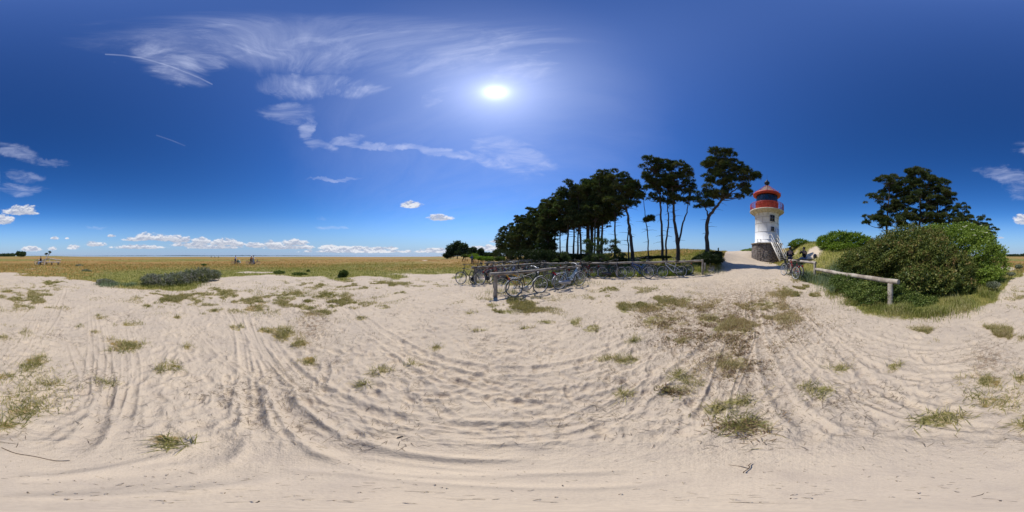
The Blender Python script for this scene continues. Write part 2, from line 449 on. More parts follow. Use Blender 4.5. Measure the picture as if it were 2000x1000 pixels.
# wheel tracks in the sand, as bearings/heights of points on level sand -> plan
def plan(px, py):
    d = EYE/math.tan((py-500)*PXA); return pol(px, d)
TR = [([(478, 590), (487, 640), (520, 705), (545, 765), (590, 830), (660, 872), (730, 895), (900, 912), (1100, 905)], .06, .036),
      ([(505, 620), (535, 680), (600, 742), (680, 790), (780, 822), (900, 838), (1000, 840), (1100, 828), (1200, 795), (1300, 735), (1370, 690), (1420, 610)], .065, .038),
      ([(545, 700), (590, 760), (640, 810), (690, 838)], .05, .03),
      ([(655, 580), (700, 625), (760, 675), (850, 728), (920, 755), (1000, 768), (1100, 770), (1200, 748), (1300, 700)], .06, .036),
      ([(700, 612), (790, 672), (880, 710), (960, 722), (1060, 722), (1160, 700), (1260, 650)], .06, .035),
      ([(470, 650), (485, 720), (497, 800), (500, 850)], .055, .03), ([(440, 600), (466, 640), (478, 720), (470, 830)], .045, .022),
      ([(150, 640), (205, 700), (217, 750), (200, 800), (180, 850), (120, 890)], .05, .022),
      ([(130, 650), (165, 720), (170, 780)], .04, .018), ([(100, 560), (60, 600), (10, 640)], .05, .025), ([(130, 560), (110, 620), (60, 680)], .05, .025),
      ([(1455, 560), (1440, 640), (1410, 740), (1375, 830)], .07, .03), ([(1470, 560), (1480, 640), (1500, 720), (1545, 800), (1640, 860)], .07, .035),
      ([(1490, 570), (1530, 660), (1600, 740), (1760, 800), (2000, 790)], .06, .025),
      ([(1580, 600), (1640, 650), (1700, 690), (1800, 712), (1900, 700), (2000, 660)], .05, .025), ([(1560, 590), (1630, 665), (1700, 715), (1820, 745), (1950, 720), (2000, 700)], .05, .022),
      ([(1650, 635), (1740, 672), (1850, 685), (1950, 655), (2000, 630)], .05, .02), ([(1500, 560), (1580, 630), (1640, 680), (1720, 760), (1900, 830)], .05, .022),
      ([(560, 900), (700, 905), (850, 925), (1000, 935), (1300, 925)], .05, .010), ([(100, 945), (300, 920), (420, 880), (440, 850)], .06, .018), ([(0, 950), (150, 948), (350, 930), (500, 915)], .07, .014)]
_tr = np.random.default_rng(8)
def _thin(base_pts, n, spread, w=.022, dep=.011):
    for _ in range(n):
        o = _tr.normal(); q = []
        for k_, (a_, b_) in enumerate(base_pts):
            if b_ < 560: f_ = .35
            else: f_ = 1.0
            q.append((a_ + _tr.normal()*spread*.25*f_ + o*spread*f_, min(930, max(548, b_ + (o*spread*.45 + _tr.normal()*5)*f_))))
        TR.append((q, w*_tr.uniform(.8, 1.5), dep*_tr.uniform(.6, 1.5)))
_thin([(480, 590), (520, 690), (590, 765), (700, 815), (850, 845), (1000, 850), (1130, 835), (1230, 780), (1320, 700)], 9, 16)
_thin([(640, 570), (720, 640), (820, 710), (930, 745), (1050, 752), (1200, 725), (1300, 670)], 9, 18)
_thin([(1460, 555), (1450, 640), (1420, 740), (1380, 840)], 7, 26); _thin([(1480, 555), (1520, 640), (1590, 720), (1740, 800), (1950, 830)], 7, 24)
_thin([(1580, 600), (1650, 660), (1740, 695), (1850, 700), (1950, 670), (1999, 650)], 12, 14); _thin([(110, 560), (90, 620), (60, 690), (20, 740)], 7, 30); _thin([(0, 620), (120, 660), (260, 650), (380, 600)], 4, 24)
_thin([(200, 600), (215, 700), (190, 820)], 5, 22); _thin([(330, 610), (420, 690), (560, 760), (700, 790)], 4, 22)
# short growth on the sand: (bearing, height, half width, half height in degree-grid units, weight)
PATCH = [(315, 858, 55, 30), (1450, 830, 62, 32), (1830, 815, 72, 34), (1605, 763, 35, 20), (1920, 745, 45, 22), (1925, 785, 30, 22), (1430, 712, 42, 28), (240, 675, 48, 18), (335, 715, 38, 11),
 (70, 706, 32, 20), (40, 800, 45, 28), (103, 750, 24, 9), (555, 652, 34, 20), (585, 668, 22, 14), (600, 703, 16, 14), (745, 725, 25, 12), (705, 752, 14, 6), (853, 679, 12, 6), (805, 712, 8, 6), (935, 648, 18, 7),
 (1030, 640, 12, 5), (1070, 628, 13, 6), (1210, 702, 42, 13), (1155, 643, 20, 8), (1125, 626, 14, 12), (1290, 628, 50, 17), (1220, 603, 22, 12), (1325, 738, 28, 16), (1220, 770, 28, 9), (1640, 720, 26, 8), (1748, 715, 15, 8),
 (255, 633, 32, 6), (192, 620, 20, 6), (158, 638, 14, 4), (180, 648, 14, 4), (345, 619, 12, 5), (365, 678, 8, 6), (210, 750, 20, 8), (15, 830, 25, 14), (1995, 738, 14, 7), (12, 737, 18, 8), (1996, 830, 14, 9), (60, 720, 24, 12), (462, 640, 15, 9),
 (415, 606, 22, 8), (500, 602, 26, 8), (520, 645, 20, 7), (430, 570, 28, 12), (500, 590, 28, 8), (600, 600, 22, 10), (560, 575, 40, 8), (640, 575, 30, 8), (690, 590, 18, 5), (705, 622, 16, 5), (380, 590, 20, 8), (330, 590, 25, 6), (290, 598, 18, 5),
 (45, 598, 24, 7), (95, 600, 8, 3), (40, 585, 20, 5), (60, 575, 26, 5), (20, 570, 20, 4), (100, 553, 30, 6), (1330, 590, 30, 7), (1190, 572, 20, 5), (1290, 600, 30, 7), (1500, 600, 40, 12), (1440, 640, 60, 24), (1540, 575, 26, 8), (1380, 620, 40, 12), (1540, 620, 30, 10),
 (1440, 785, 30, 12), (1400, 800, 30, 22), (1310, 760, 20, 12), (1010, 590, 24, 9), (960, 597, 14, 6), (1000, 610, 40, 6), (640, 610, 20, 7), (750, 600, 14, 4), (780, 572, 10, 3), (920, 610, 14, 5), (1240, 665, 16, 7), (1330, 665, 18, 7)]

# polar sheet, fine near the camera, reaching the horizon
_r = [0.0]
r_ = 0.04
while r_ < 0.6: _r.append(r_); r_ += 0.0085
while r_ < 60: _r.append(r_); r_ *= 1.0125
while r_ < 9000: _r.append(r_); r_ *= 1.045
RR = np.array(_r[1:]); NT = 1500
TH = np.arange(NT)*(2*math.pi/NT) - math.pi
gx = RR[:, None]*np.sin(TH)[None]; gy = RR[:, None]*np.cos(TH)[None]
GPX = 1000 + TH/PXA
gz = base_h(gx, gy)
rr2 = RR[:, None] + 0*TH[None]
ed = edge_d(GPX)[None] + 0*rr2
wob = (fbm(gx*0.55, gy*0.55, 4, 1)-0.5)*2
veg = ss((rr2/ed - 1)*2.6 + wob*0.8, -0.22, 0.55)
veg = np.maximum(veg*ss(rr2, 2.6, 3.2), 0)
# bare sandy places beyond the edge
pxg = GPX[None] + 0*rr2
def spot(px, d, wpx, wd, s=1.0):
    global veg
    k = np.exp(-(((pxg-px+1000) % 2000 - 1000)/wpx)**2 - ((rr2-d)/wd)**2)
    veg = veg*(1 - np.clip(k*s*1.5 - 0.25 + wob*0.25*(k > .1), 0, 0.95))
spot(60, 18.5, 45, 1.6, .55); spot(110, 21, 34, 1.6, .45); spot(500, 15.5, 45, .9); spot(830, 62, 10, 14, .55); spot(190, 55, 20, 5, .4); spot(1590, 14.5, 22, 2.5, .9); spot(1555, 17.5, 12, 1.8, .6); spot(1572, 13.6, 14, 1.0, .8)
spot(1968, 20, 20, 4.0, .9); spot(960, 60, 50, 10, .1); spot(1180, 11.5, 60, 0.9, .3); spot(1600, 7.3, 14, .7, .6)
gg = np.zeros_like(gz)
PP = [plan(a, b) for a, b, *_ in PATCH]
for (px, py, wx, wy) in PATCH:
    d0 = EYE/math.tan((py-500)*PXA); hw = wx*PXA*d0; hd = wy*PXA*d0/math.sin((py-500)*PXA)
    i0, i1 = np.searchsorted(RR, max(.1, d0-2*hd)), np.searchsorted(RR, d0+2*hd)
    if i1 <= i0: continue
    sub = np.arange(i0, i1)
    dpx = ((pxg[sub]-px+1000) % 2000 - 1000)*PXA*d0/hw; dd = (rr2[sub]-d0)/hd
    k = 1 - dpx**2 - dd**2
    gg[sub] = np.maximum(gg[sub], ss(k + (fbm(gx[sub]*4, gy[sub]*4, 4, 2)-0.5)*2.4, 0.15, 1.0))
vegfull = np.maximum(veg, gg*0.55)
# relief of the loose sand
am = ss(rr2, .3, 1.0)*(1-ss(rr2, 14, 40))*(1-veg*0.7)
churn = np.clip(fbm(gx*0.5+9, gy*0.5, 3, 3)*1.6-0.25, 0.15, 1)*(0.55+0.45*ss(np.cos(TH-R(-30)), -1, 0.6)[None])
lump = (fbm(gx*4.2, gy*4.2, 4, 0)-0.5)*0.075 + (np.abs(fbm(gx*9, gy*9, 3, 2)-0.5))*-0.05
dz = (fbm(gx*3.1+7, gy*3.1, 3, 2)-.5)*.035*(1-ss(rr2, .9, 1.8)) + am*churn*(fbm(gx*7.5+3, gy*7.5, 4, 3)-0.5)*.05 + am*churn*lump*0.42 + am*(fbm(gx*1.3, gy*1.3, 3, 4)-0.5)*0.045
dz += 0.026*(fbm(gx*13, gy*13, 4, 1)-0.5)*(1-ss(rr2, 5, 14))*ss(rr2, .3, 1.3)
dz += veg*(fbm(gx*1.6, gy*1.6, 4, 5)-0.5)*0.16*ss(rr2, 4, 9)*(1-ss(rr2, 60, 200))
near = RR < 14
nxg, nyg = gx[near], gy[near]
for pts, w, dep in TR:
    pp = np.array([plan(a, b) for a, b in pts])
    for s_ in range(1, len(pp)): pass
    # smooth polyline
    t = np.linspace(0, len(pp)-1, len(pp)*5)
    q = np.stack([np.interp(t, np.arange(len(pp)), pp[:, 0]), np.interp(t, np.arange(len(pp)), pp[:, 1])], 1)
    for _ in range(6): q[1:-1] = (q[:-2] + 2*q[1:-1] + q[2:])/4
    dist = np.full(nxg.shape, 9.0); end = np.ones(nxg.shape); ns = len(q)-1
    for si, (a, b) in enumerate(zip(q[:-1], q[1:])):
        ab = b-a; L2 = (ab**2).sum() + 1e-9
        tt = np.clip(((nxg-a[0])*ab[0] + (nyg-a[1])*ab[1])/L2, 0, 1)
        d_n = np.hypot(nxg-a[0]-tt*ab[0], nyg-a[1]-tt*ab[1]); up_ = d_n < dist; dist = np.where(up_, d_n, dist); end = np.where(up_, (si+tt)/ns, end)
    ww = w*(0.85 + 0.4*vn(nxg*2.1, nyg*2.1, 3)); st = 0.55 + 0.8*vn(nxg*1.1+5, nyg*1.1, 4)
    u = dist/ww
    prof = -np.exp(-u**4*.9)*0.9 + 0.95*np.exp(-((u-1.55)/0.42)**2)
    fl = np.clip(1 - np.exp(-u**2)*0.8, 0, 1)
    ef = ss(np.minimum(end, 1-end), 0, .14); fl = 1-(1-fl)*ef; prof = prof*ef
    dz[near] = dz[near]*fl + prof*dep*st*(0.54 if pts[0][0] < 1400 else 0.36)
# feet
fr = np.random.default_rng(5)
for k in range(4200):
    d0 = math.exp(fr.uniform(math.log(.75), math.log(13))); th = fr.uniform(-math.pi, math.pi)
    if fr.random() > (0.35 + 0.65*max(0, math.cos(th-R(-10)))) and d0 < 8: continue
    x0, y0 = math.sin(th)*d0, math.cos(th)*d0
    a0 = fr.uniform(0, math.pi); la, lb = fr.uniform(.07, .13), fr.uniform(.035, .06); dp = fr.uniform(.006, .015)*(1 if d0 > 1.2 else .45)
    RX = .3
    i0, i1 = np.searchsorted(RR, max(.06, d0-RX)), np.searchsorted(RR, d0+RX)
    js = int(RX/d0/(2*math.pi)*NT)+1; j0 = int((th+math.pi)/(2*math.pi)*NT)
    J = np.arange(j0-js, j0+js+1) % NT
    ix = np.ix_(np.arange(i0, i1), J)
    ux, uy = gx[ix]-x0, gy[ix]-y0
    e = np.sqrt(((ux*math.cos(a0)+uy*math.sin(a0))/la)**2 + ((uy*math.cos(a0)-ux*math.sin(a0))/lb)**2)
    dz[ix] += (-np.exp(-e**3)*1.0 + 0.55*np.exp(-((e-1.35)/0.35)**2))*dp*(1-veg[ix])
gz = gz + dz
# shoreline and far ground
tone = np.clip(0.36 + 1.7*(fbm(gx*0.05+3, gy*0.03, 5, 2)-0.5) + 0.32*(ss(rr2, 18, 34) - ss(rr2, 200, 600)) - 0.35*(1-ss(rr2, 10, 22)), 0, 1)
tone = tone*(1 - .8*np.exp(-((pxg-1700)/190)**4)*(rr2 < 60)) * (1 - .35*np.exp(-((pxg-1250)/170)**4)*(rr2 < 60))
pale = np.clip((fbm(gx*0.02+1, gy*0.045+7, 4, 3)-0.5)*3, 0, 1)
damp = np.clip((fbm(gx*0.8+31, gy*0.8, 4, 5)-0.52)*4, 0, 1)
brown = np.zeros_like(gz)
for (px, d0, w, dd) in ((1420, 3.8, 135, 2.1), (1420, 2.2, 60, .5), (1340, 3.0, 60, .9), (1450, 5.2, 95, 2.6), (1300, 4.0, 60, .9), (1540, 4.0, 50, 1.4), (1930, 2.1, 40, .4), (610, 3.4, 30, .8)):
    brown = np.maximum(brown, np.exp(-((pxg-px)/w)**2 - ((rr2-d0)/dd)**2))
V = np.stack([gx, gy, gz], -1).reshape(-1, 3)
V = np.vstack([V, [[0, 0, float(gz[0].mean())]]])
NR = len(RR)
i = np.arange(NR-1)[:, None]*NT; j = np.arange(NT)[None]; j2 = (j+1) % NT
Fq = np.stack([i+j, i+NT+j, i+NT+j2, i+j2], -1).reshape(-1, 4)
Ft = np.stack([np.full(NT, NR*NT), j[0], j2[0]], 1)
me = np_mesh('ground', V, [Ft, Fq], True)
for nm, arr in (('veg', vegfull), ('tone', tone), ('pale', pale), ('brown', brown)):
    a = me.attributes.new(nm, 'FLOAT', 'POINT'); a.data.foreach_set('value', np.append(arr.reshape(-1), 0).astype(np.float32))
gm_ = bpy.data.materials.new('sand_and_meadow'); gm_.use_nodes = True; t = gm_.node_tree; X.tree = t
b = t.nodes['Principled BSDF']; b.inputs['Roughness'].default_value = 0.95; b.inputs['Specular IOR Level'].default_value = 0.1
def attr(n):
    a = t.nodes.new('ShaderNodeAttribute'); a.attribute_name = n; return X(a.outputs['Fac'])
veg_, tone_, pale_, brown_ = attr('veg'), attr('tone'), attr('pale'), attr('brown')
c = t.nodes.new('ShaderNodeTexCoord'); v = X(c.outputs['Object'])
n1 = noise(v, 0.9, 5, 0.6); n2 = noise(v, 11, 5, 0.65); n3 = noise(v, 170, 3, 0.7); n4 = noise(v, 2.6, 6, 0.65)
n7 = noise(v, 4.5, 6, .7)
sand = mixc(sstep(n1, .35, .65), (.60, .49, .352), (.535, .44, .325))
sand = mixc(sstep(n3, .35, .75)*0.35, sand, (.33, .27, .22))
sand = mixc(sstep(n2, .60, .80)*0.3, sand, (.35, .29, .24))
n5 = noise(v, 34, 4, 0.75, 1.5)
n6 = noise(v, 75, 3, 0.8, 2.0)
sand = mixc(sstep(n7, .45, .68)*.22, sand, (.36, .295, .25))
sand = mixc(sstep(n5, .64, .72)*(0.15 + brown_*1.3 + sstep(n4, .5, .75)*.35).clamp()*0.8, sand, (.16, .11, .075))
sand = mixc(sstep(n6, .66, .72)*0.6, sand, (.12, .09, .06))
sand = mixc(sstep(n6, .30, .25)*.7, sand, (.80, .76, .70))
sand = mixc((brown_*sstep(noise(v, 9.0, 6, .75), .47, .58)*0.75), sand, (.27, .185, .11))
g_a = mixc(sstep(n4, .3, .7), (.185, .185, .038), (.27, .235, .075))
g_r = mixc(sstep(noise(v, 1.1, 5, .6), .3, .7), (.37, .19, .062), (.29, .21, .066))
g = mixc(sstep(tone_ + (noise(v, .5, 4, .6)-0.5)*0.5, .32, .72), g_a, g_r)
g = mixc(pale_*0.3, g, (.42, .30, .12))
g = mixc(sstep(n2, .5, .8)*0.5, g, (.075, .085, .025))
g = mixc(sstep(noise(v, 24, 4, .7), .55, .75)*0.35, g, (.42, .34, .17))
t.links.new(mixc(sstep(veg_*1.25 + (noise(v, 2.4, 6, .7)-0.5)*1.3*(1.0 - veg_) + (noise(v, 13, 5, .75)-0.5)*1.5, .42, .86), sand, g).k, b.inputs['Base Color'])
bp = t.nodes.new('ShaderNodeBump'); bp.inputs['Strength'].default_value = 0.75; bp.inputs['Distance'].default_value = 0.02
sxx, syy, _z = sep(v)
t.links.new(((sstep(sxx*sxx + syy*syy, .01, .5)*.88 + .12)*(n2*0.9 + n3*0.3 + noise(v, 40, 4, .6)*0.9 + n7*1.0 + noise(v, 3.5, 4, .5)*1.2*veg_)).k, bp.inputs['Height']); t.links.new(bp.outputs[0], b.inputs['Normal'])
tag(link('ground', me, gm_), kind='structure')

# water beyond the meadow and the far shore
w = MB(); n_ = 96; a_ = np.linspace(0, 2*math.pi, n_, endpoint=False)
w.add([(math.sin(q)*60000, math.cos(q)*60000, -0.95) for q in a_] + [(0, 0, -0.95)], [(k, (k+1) % n_, n_) for k in range(n_)])
wm = pm('sea_water', (.42, .50, .56), (.34, .43, .50), scale=.01, rough=.35, spec=.5)
# the sheet starts where the meadow ends
w.v = []; w.f = {}; w.n = 0
w.add([(math.sin(q)*r0, math.cos(q)*r0, -0.95) for r0 in (380, 2500, 9000, 14000) for q in a_],
      [(i_*n_+k, i_*n_+(k+1) % n_, (i_+1)*n_+(k+1) % n_, (i_+1)*n_+k) for i_ in range(3) for k in range(n_)])
tag(w.build('sea', wm), kind='structure')
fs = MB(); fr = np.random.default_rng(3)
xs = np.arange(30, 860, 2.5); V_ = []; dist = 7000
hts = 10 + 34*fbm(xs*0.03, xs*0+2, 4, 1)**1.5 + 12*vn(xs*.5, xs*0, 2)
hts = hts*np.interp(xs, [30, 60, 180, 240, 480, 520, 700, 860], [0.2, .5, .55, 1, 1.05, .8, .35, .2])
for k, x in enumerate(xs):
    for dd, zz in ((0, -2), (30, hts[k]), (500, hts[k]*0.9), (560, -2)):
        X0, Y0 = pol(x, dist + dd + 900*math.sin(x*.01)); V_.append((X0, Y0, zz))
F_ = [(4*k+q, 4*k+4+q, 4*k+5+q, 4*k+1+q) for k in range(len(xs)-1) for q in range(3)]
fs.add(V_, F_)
tag(fs.build('far_shore', pm('hazed_far_woods', (.075, .12, .14), (.12, .16, .16), scale=.004, rough=1), smooth=False), kind='structure')  # blue of distant air is mixed into the woods' colour

# ------------------------------------------------------------------ lighthouse
def mb_off(mb, o):
    mb.v = [v - np.array(o) for v in mb.v]; return mb
def BLD(mb, name, mat, root, smooth=True):
    """build a mesh given in world coordinates as a part of root"""
    q = root; loc = Vector((0, 0, 0))
    while q is not None: loc += q.location; q = q.parent
    return mb_off(mb, loc).build(name, mat, root, smooth)
def stone_mat():
    m = bpy.data.materials.new('granite_blocks'); m.use_nodes = True; t = m.node_tree; X.tree = t
    b = t.nodes['Principled BSDF']; b.inputs['Roughness'].default_value = .9
    c = t.nodes.new('ShaderNodeTexCoord'); mp = t.nodes.new('ShaderNodeMapping'); mp.inputs['Scale'].default_value = (1, 1, 1.7)
    t.links.new(c.outputs['Object'], mp.inputs[0])
    v = X(mp.outputs[0])
    vo = t.nodes.new('ShaderNodeTexVoronoi'); vo.feature = 'DISTANCE_TO_EDGE'; vo.inputs['Scale'].default_value = 2.1; t.links.new(v.k, vo.inputs['Vector'])
    vc = t.nodes.new('ShaderNodeTexVoronoi'); vc.inputs['Scale'].default_value = 2.1; t.links.new(v.k, vc.inputs['Vector'])
    j = sstep(X(vo.outputs['Distance']), .02, .07)
    r_, g_, b_ = sep(X(vc.outputs['Color']))
    base = mixc(r_, (.21, .165, .14), (.12, .115, .11)); base = mixc(g_*0.5, base, (.30, .24, .19))
    base = mixc(sstep(noise(v, 9, 5, .7), .4, .7)*.5, base, (.08, .075, .065))
    t.links.new(mixc(j, (.07, .062, .055), base).k, b.inputs['Base Color'])
    bp = t.nodes.new('ShaderNodeBump'); bp.inputs['Distance'].default_value = .06
    t.links.new((j + noise(v, 7, 5, .6)*.8).k, bp.inputs['Height']); t.links.new(bp.outputs[0], b.inputs['Normal'])
    return m
M_white = pm('weathered_white_iron', (.86, .855, .83), (.77, .76, .72), scale=2.5, rough=.55, lo=.4, hi=.8)
X.tree = M_white.node_tree; _b = X.tree.nodes['Principled BSDF']; _l = _b.inputs['Base Color'].links[0].from_socket; _c = X.tree.nodes.new('ShaderNodeTexCoord'); _m = X.tree.nodes.new('ShaderNodeMapping')
_m.inputs['Scale'].default_value = (5, 5, .35); X.tree.links.new(_c.outputs['Object'], _m.inputs[0])
X.tree.links.new(mixc(sstep(noise(X(_m.outputs[0]), 1.6, 6, .65), .56, .76)*.45, X(_l), (.50, .38, .26)).k, _b.inputs['Base Color'])
M_trim = pm('cream_iron', (.66, .60, .45), (.50, .43, .30), scale=4, rough=.6)
M_red = pm('faded_red_paint', (.68, .115, .055), (.56, .08, .045), scale=3, rough=.5)
M_redd = pm('dark_red_paint', (.60, .08, .045), (.46, .055, .035), scale=3, rough=.5)
M_roof = pm('roof_sheet', (.30, .22, .17), (.20, .14, .11), scale=3, rough=.6)
M_black = pm('black_metal', (.02, .02, .022), (.035, .033, .03), rough=.5)
M_glassd = pm('dark_window_glass', (.012, .014, .018), (.02, .022, .03), rough=.08, spec=.6)
def clear_glass():
    m = bpy.data.materials.new('lantern_glass'); m.use_nodes = True; t = m.node_tree; t.nodes.clear(); X.tree = t
    o = t.nodes.new('ShaderNodeOutputMaterial'); a = t.nodes.new('ShaderNodeBsdfTransparent'); g = t.nodes.new('ShaderNodeBsdfGlossy')
    a.inputs[0].default_value = (.33, .40, .50, 1); g.inputs['Roughness'].default_value = .05
    f = t.nodes.new('ShaderNodeLayerWeight'); f.inputs[0].default_value = .35
    mx = t.nodes.new('ShaderNodeMixShader'); t.links.new((X(f.outputs['Fresnel'])*.7+.05).k, mx.inputs[0]); t.links.new(a.outputs[0], mx.inputs[1]); t.links.new(g.outputs[0], mx.inputs[2])
    t.links.new(mx.outputs[0], o.inputs[0]); return m
M_glass = clear_glass()
LX, LY = pol(1498, 21.6); LZ = .70
LH = empty('lighthouse', (LX, LY, LZ), 0, 'round white lighthouse with red gallery drum and dark lantern on a stone base', 'lighthouse')
cam_dir = math.atan2(-LY, -LX)               # plan angle towards the photographer
def onl(r, a, z): return (LX + r*math.cos(a), LY + r*math.sin(a), z)
def lth(prof, seg=64): return MB().lathe(prof, seg, (LX, LY, 0))
sb = MB(); seg = 72; rows = 14
for i_ in range(rows+1):
    pass
prof = [(2.12 - .012*i_ + (.02 if i_ % 2 else 0), .3 + i_*(2.78/rows)) for i_ in range(rows+1)]
sb.lathe(prof, seg, (LX, LY, 0))
for q in range(len(sb.v)):
    vv = sb.v[q]; dxy = vv[:, :2] - np.array([LX, LY]); k = 1 + .05*(vn(vv[:, 0]*2.2+vv[:, 2]*1.7, vv[:, 1]*2.2-vv[:, 2]*1.3)-.5)
    sb.v[q] = np.column_stack([LX + dxy[:, 0]*k, LY + dxy[:, 1]*k, vv[:, 2]])
BLD(sb, 'stone_base', stone_mat(), LH)
cap = lth([(0, 3.075), (2.06, 3.075), (2.14, 3.09), (2.14, 3.17), (2.02, 3.20), (0, 3.22)]); BLD(cap, 'coping', pm('coping_stone', (.42, .38, .31), (.30, .27, .22), rough=.9), LH, False)
tw = lth([(1.66, 3.19), (1.66, 3.34), (1.60, 3.36), (1.575, 5.0), (1.56, 7.0), (1.62, 7.02), (1.62, 7.1), (1.56, 7.12), (1.56, 7.3)], 96)
tower = BLD(tw, 'tower', M_white, LH)
sm = MB()
for z in (3.62, 4.62, 5.72, 6.5): sm.tube([onl(1.59, a, z) for a in np.linspace(0, 2*math.pi, 48, endpoint=False)], .016, 5, closed=True)
for k, z0, z1 in [(k, z0, z1) for z0, z1, o_ in ((3.64, 4.60, 0), (4.64, 5.70, .35), (5.74, 6.48, 0), (6.52, 7.0, .35)) for k in range(9)]:
    a = k*2*math.pi/9 + (.35 if z0 in (4.64, 6.52) else 0)
    sm.tube([onl(1.585, a, z0), onl(1.572, a, z1)], .011, 4)
BLD(sm, 'seam', pm('seam_white', (.5, .49, .45), (.38, .36, .32)), tower)
def lwin(px_off, z, w, h):
    a = cam_dir - px_off            # offset round the tower
    c = Vector(onl(1.57, a, z)); q = Matrix.Rotation(a, 3, 'Z')
    g = MB().box(c + q @ Vector((.035, 0, 0)), (.05, w, h), q)
    wo = BLD(g, 'window', M_glassd, LH, False)
    f = MB(); t_ = .035
    for s_ in (-1, 1):
        f.box(c + q @ Vector((.055, s_*(w/2 + t_/2), 0)), (.07, t_, h + 2*t_), q)
        f.box(c + q @ Vector((.055, 0, s_*(h/2 + t_/2))), (.066, w - .002, t_), q)
    f.box(c + q @ Vector((.067, 0, 0)), (.02, .03, h), q); f.box(c + q @ Vector((.066, 0, .0)), (.016, w, .03), q)
    f.box(c + q @ Vector((.08, 0, -h/2 - .06)), (.14, w + .16, .04), q)
    BLD(f, 'window_frame', pm('grey_frame', (.35, .36, .36), (.25, .26, .26)), wo, False)
lwin(-.42, 6.32, .56, .74); lwin(-.44, 4.95, .38, .46)
# door behind the stair head
a = cam_dir - (-.95); q = Matrix.Rotation(a, 3, 'Z'); c = Vector(onl(1.58, a, 4.15))
dr = BLD(MB().box(c + q @ Vector((.03, 0, 0)), (.08, .78, 1.8), q), 'door', M_white, LH, False)
BLD(MB().tube([c + q @ Vector((.09, -.3, -.05)), c + q @ Vector((.13, -.3, -.05)), c + q @ Vector((.13, -.2, -.05))], .012, 6), 'door_handle', M_black, dr)
# gallery
BLD(lth([(1.56, 7.04), (1.75, 7.10), (2.18, 7.36), (2.27, 7.40), (2.27, 7.53), (1.45, 7.55)]), 'gallery_deck', M_trim, LH)
for k in range(16):
    a = k*math.pi/8 + .1; BLD(MB().tube([onl(1.56, a, 6.72), onl(1.68, a, 7.0), onl(2.15, a, 7.32)], [.03, .03, .03], 5), 'bracket', M_trim, LH)
ra = MB(); NP = 28
for z in (8.46, 8.15, 7.85): ra.tube([onl(2.2, a, z) for a in np.linspace(0, 2*math.pi, 48, endpoint=False)], .02 if z > 8.4 else .012, 6, closed=True)
for k in range(NP):
    a = k*2*math.pi/NP; ra.tube([onl(2.2, a, 7.5), onl(2.2, a, 8.47)], .03, 6)
    for s_ in (.33, .66):
        b_ = a + s_*2*math.pi/NP; ra.tube([onl(2.2, b_, 7.55), onl(2.2, b_, 8.45)], .014, 4)
for a0 in (-.95, .95):
    for k in range(4):
        a = cam_dir + (1.57 if a0 > 0 else -1.57) + (k-1.5)*.06; ra.box(onl(2.2, a, 8.0), (.05, .1, .9), Matrix.Rotation(a, 3, 'Z'))
BLD(ra, 'gallery_railing', M_redd, LH)
drum = BLD(lth([(1.50, 7.54), (1.50, 8.62), (1.545, 8.63), (1.545, 8.70), (1.40, 8.71)], 48), 'service_drum', M_red, LH)
pn = MB()
for k in range(14):
    a = k*2*math.pi/14; pn.box(onl(1.51, a, 8.08), (.03, .05, 1.06), Matrix.Rotation(a, 3, 'Z'))
for z in (7.62, 8.5): pn.tube([onl(1.505, a, z) for a in np.linspace(0, 2*math.pi, 48, endpoint=False)], .022, 5, closed=True)
for off in (-.65, .1, .6): pn.tube([onl(1.5, cam_dir+off, 7.95), onl(1.56, cam_dir+off, 7.95)], .07, 8)
BLD(pn, 'rib', pm('red_ribs', (.40, .05, .04), (.30, .035, .03)), drum)
BLD(lth([(1.38, 8.70), (1.38, 9.86)], 32), 'lantern_glass', M_glass, LH)
gb = MB()
for k in range(12):
    a0, a1, a2 = (k*2*math.pi/12 + o_ for o_ in (0, math.pi/12, math.pi/6))
    gb.tube([onl(1.40, a0, 8.7), onl(1.40, a1, 9.3), onl(1.40, a2, 9.86)], .022, 4); gb.tube([onl(1.40, a2, 8.7), onl(1.40, a1, 9.3), onl(1.40, a0, 9.86)], .022, 4)
BLD(gb, 'astragal', M_black, LH)
lens = MB()
lens.lathe([(.05, 8.75), (.42, 8.8), (.46, 9.0), (.60, 9.1), (.66, 9.3), (.60, 9.5), (.46, 9.6), (.42, 9.8), (.05, 9.84)], 20, (LX, LY, 0))
BLD(lens, 'lens', pm('lens_brass', (.10, .13, .17), (.05, .06, .08), rough=.2, spec=.8), LH)
rf = BLD(lth([(1.38, 9.80), (1.80, 9.80), (1.86, 9.92), (1.84, 10.04), (1.70, 10.13)], 32), 'eave', M_redd, LH)
BLD(lth([(1.72, 10.11), (1.2, 10.46), (.75, 10.86), (.38, 11.3), (.26, 11.42)], 14), 'roof', M_roof, LH, False)
ev = MB()
for k in range(14):
    a = k*2*math.pi/14; ev.tube([onl(1.76, a, 10.09), onl(.30, a, 11.42)], .02, 4)
    ev.tube([onl(1.8, a, 10.05), onl(1.86, a, 10.26)], .03, 5)
BLD(ev, 'ridge_bar', M_redd, rf)
fi = lth([(.30, 11.38), (.20, 11.5), (.18, 11.66), (.34, 11.74), (.36, 12.02), (.30, 12.1), (.16, 12.16), (.13, 12.32), (.02, 12.5)], 16)
fi.tube([(LX, LY, 12.4), (LX, LY, 13.35)], [.02, .008], 5)
BLD(fi, 'finial', M_black, LH)
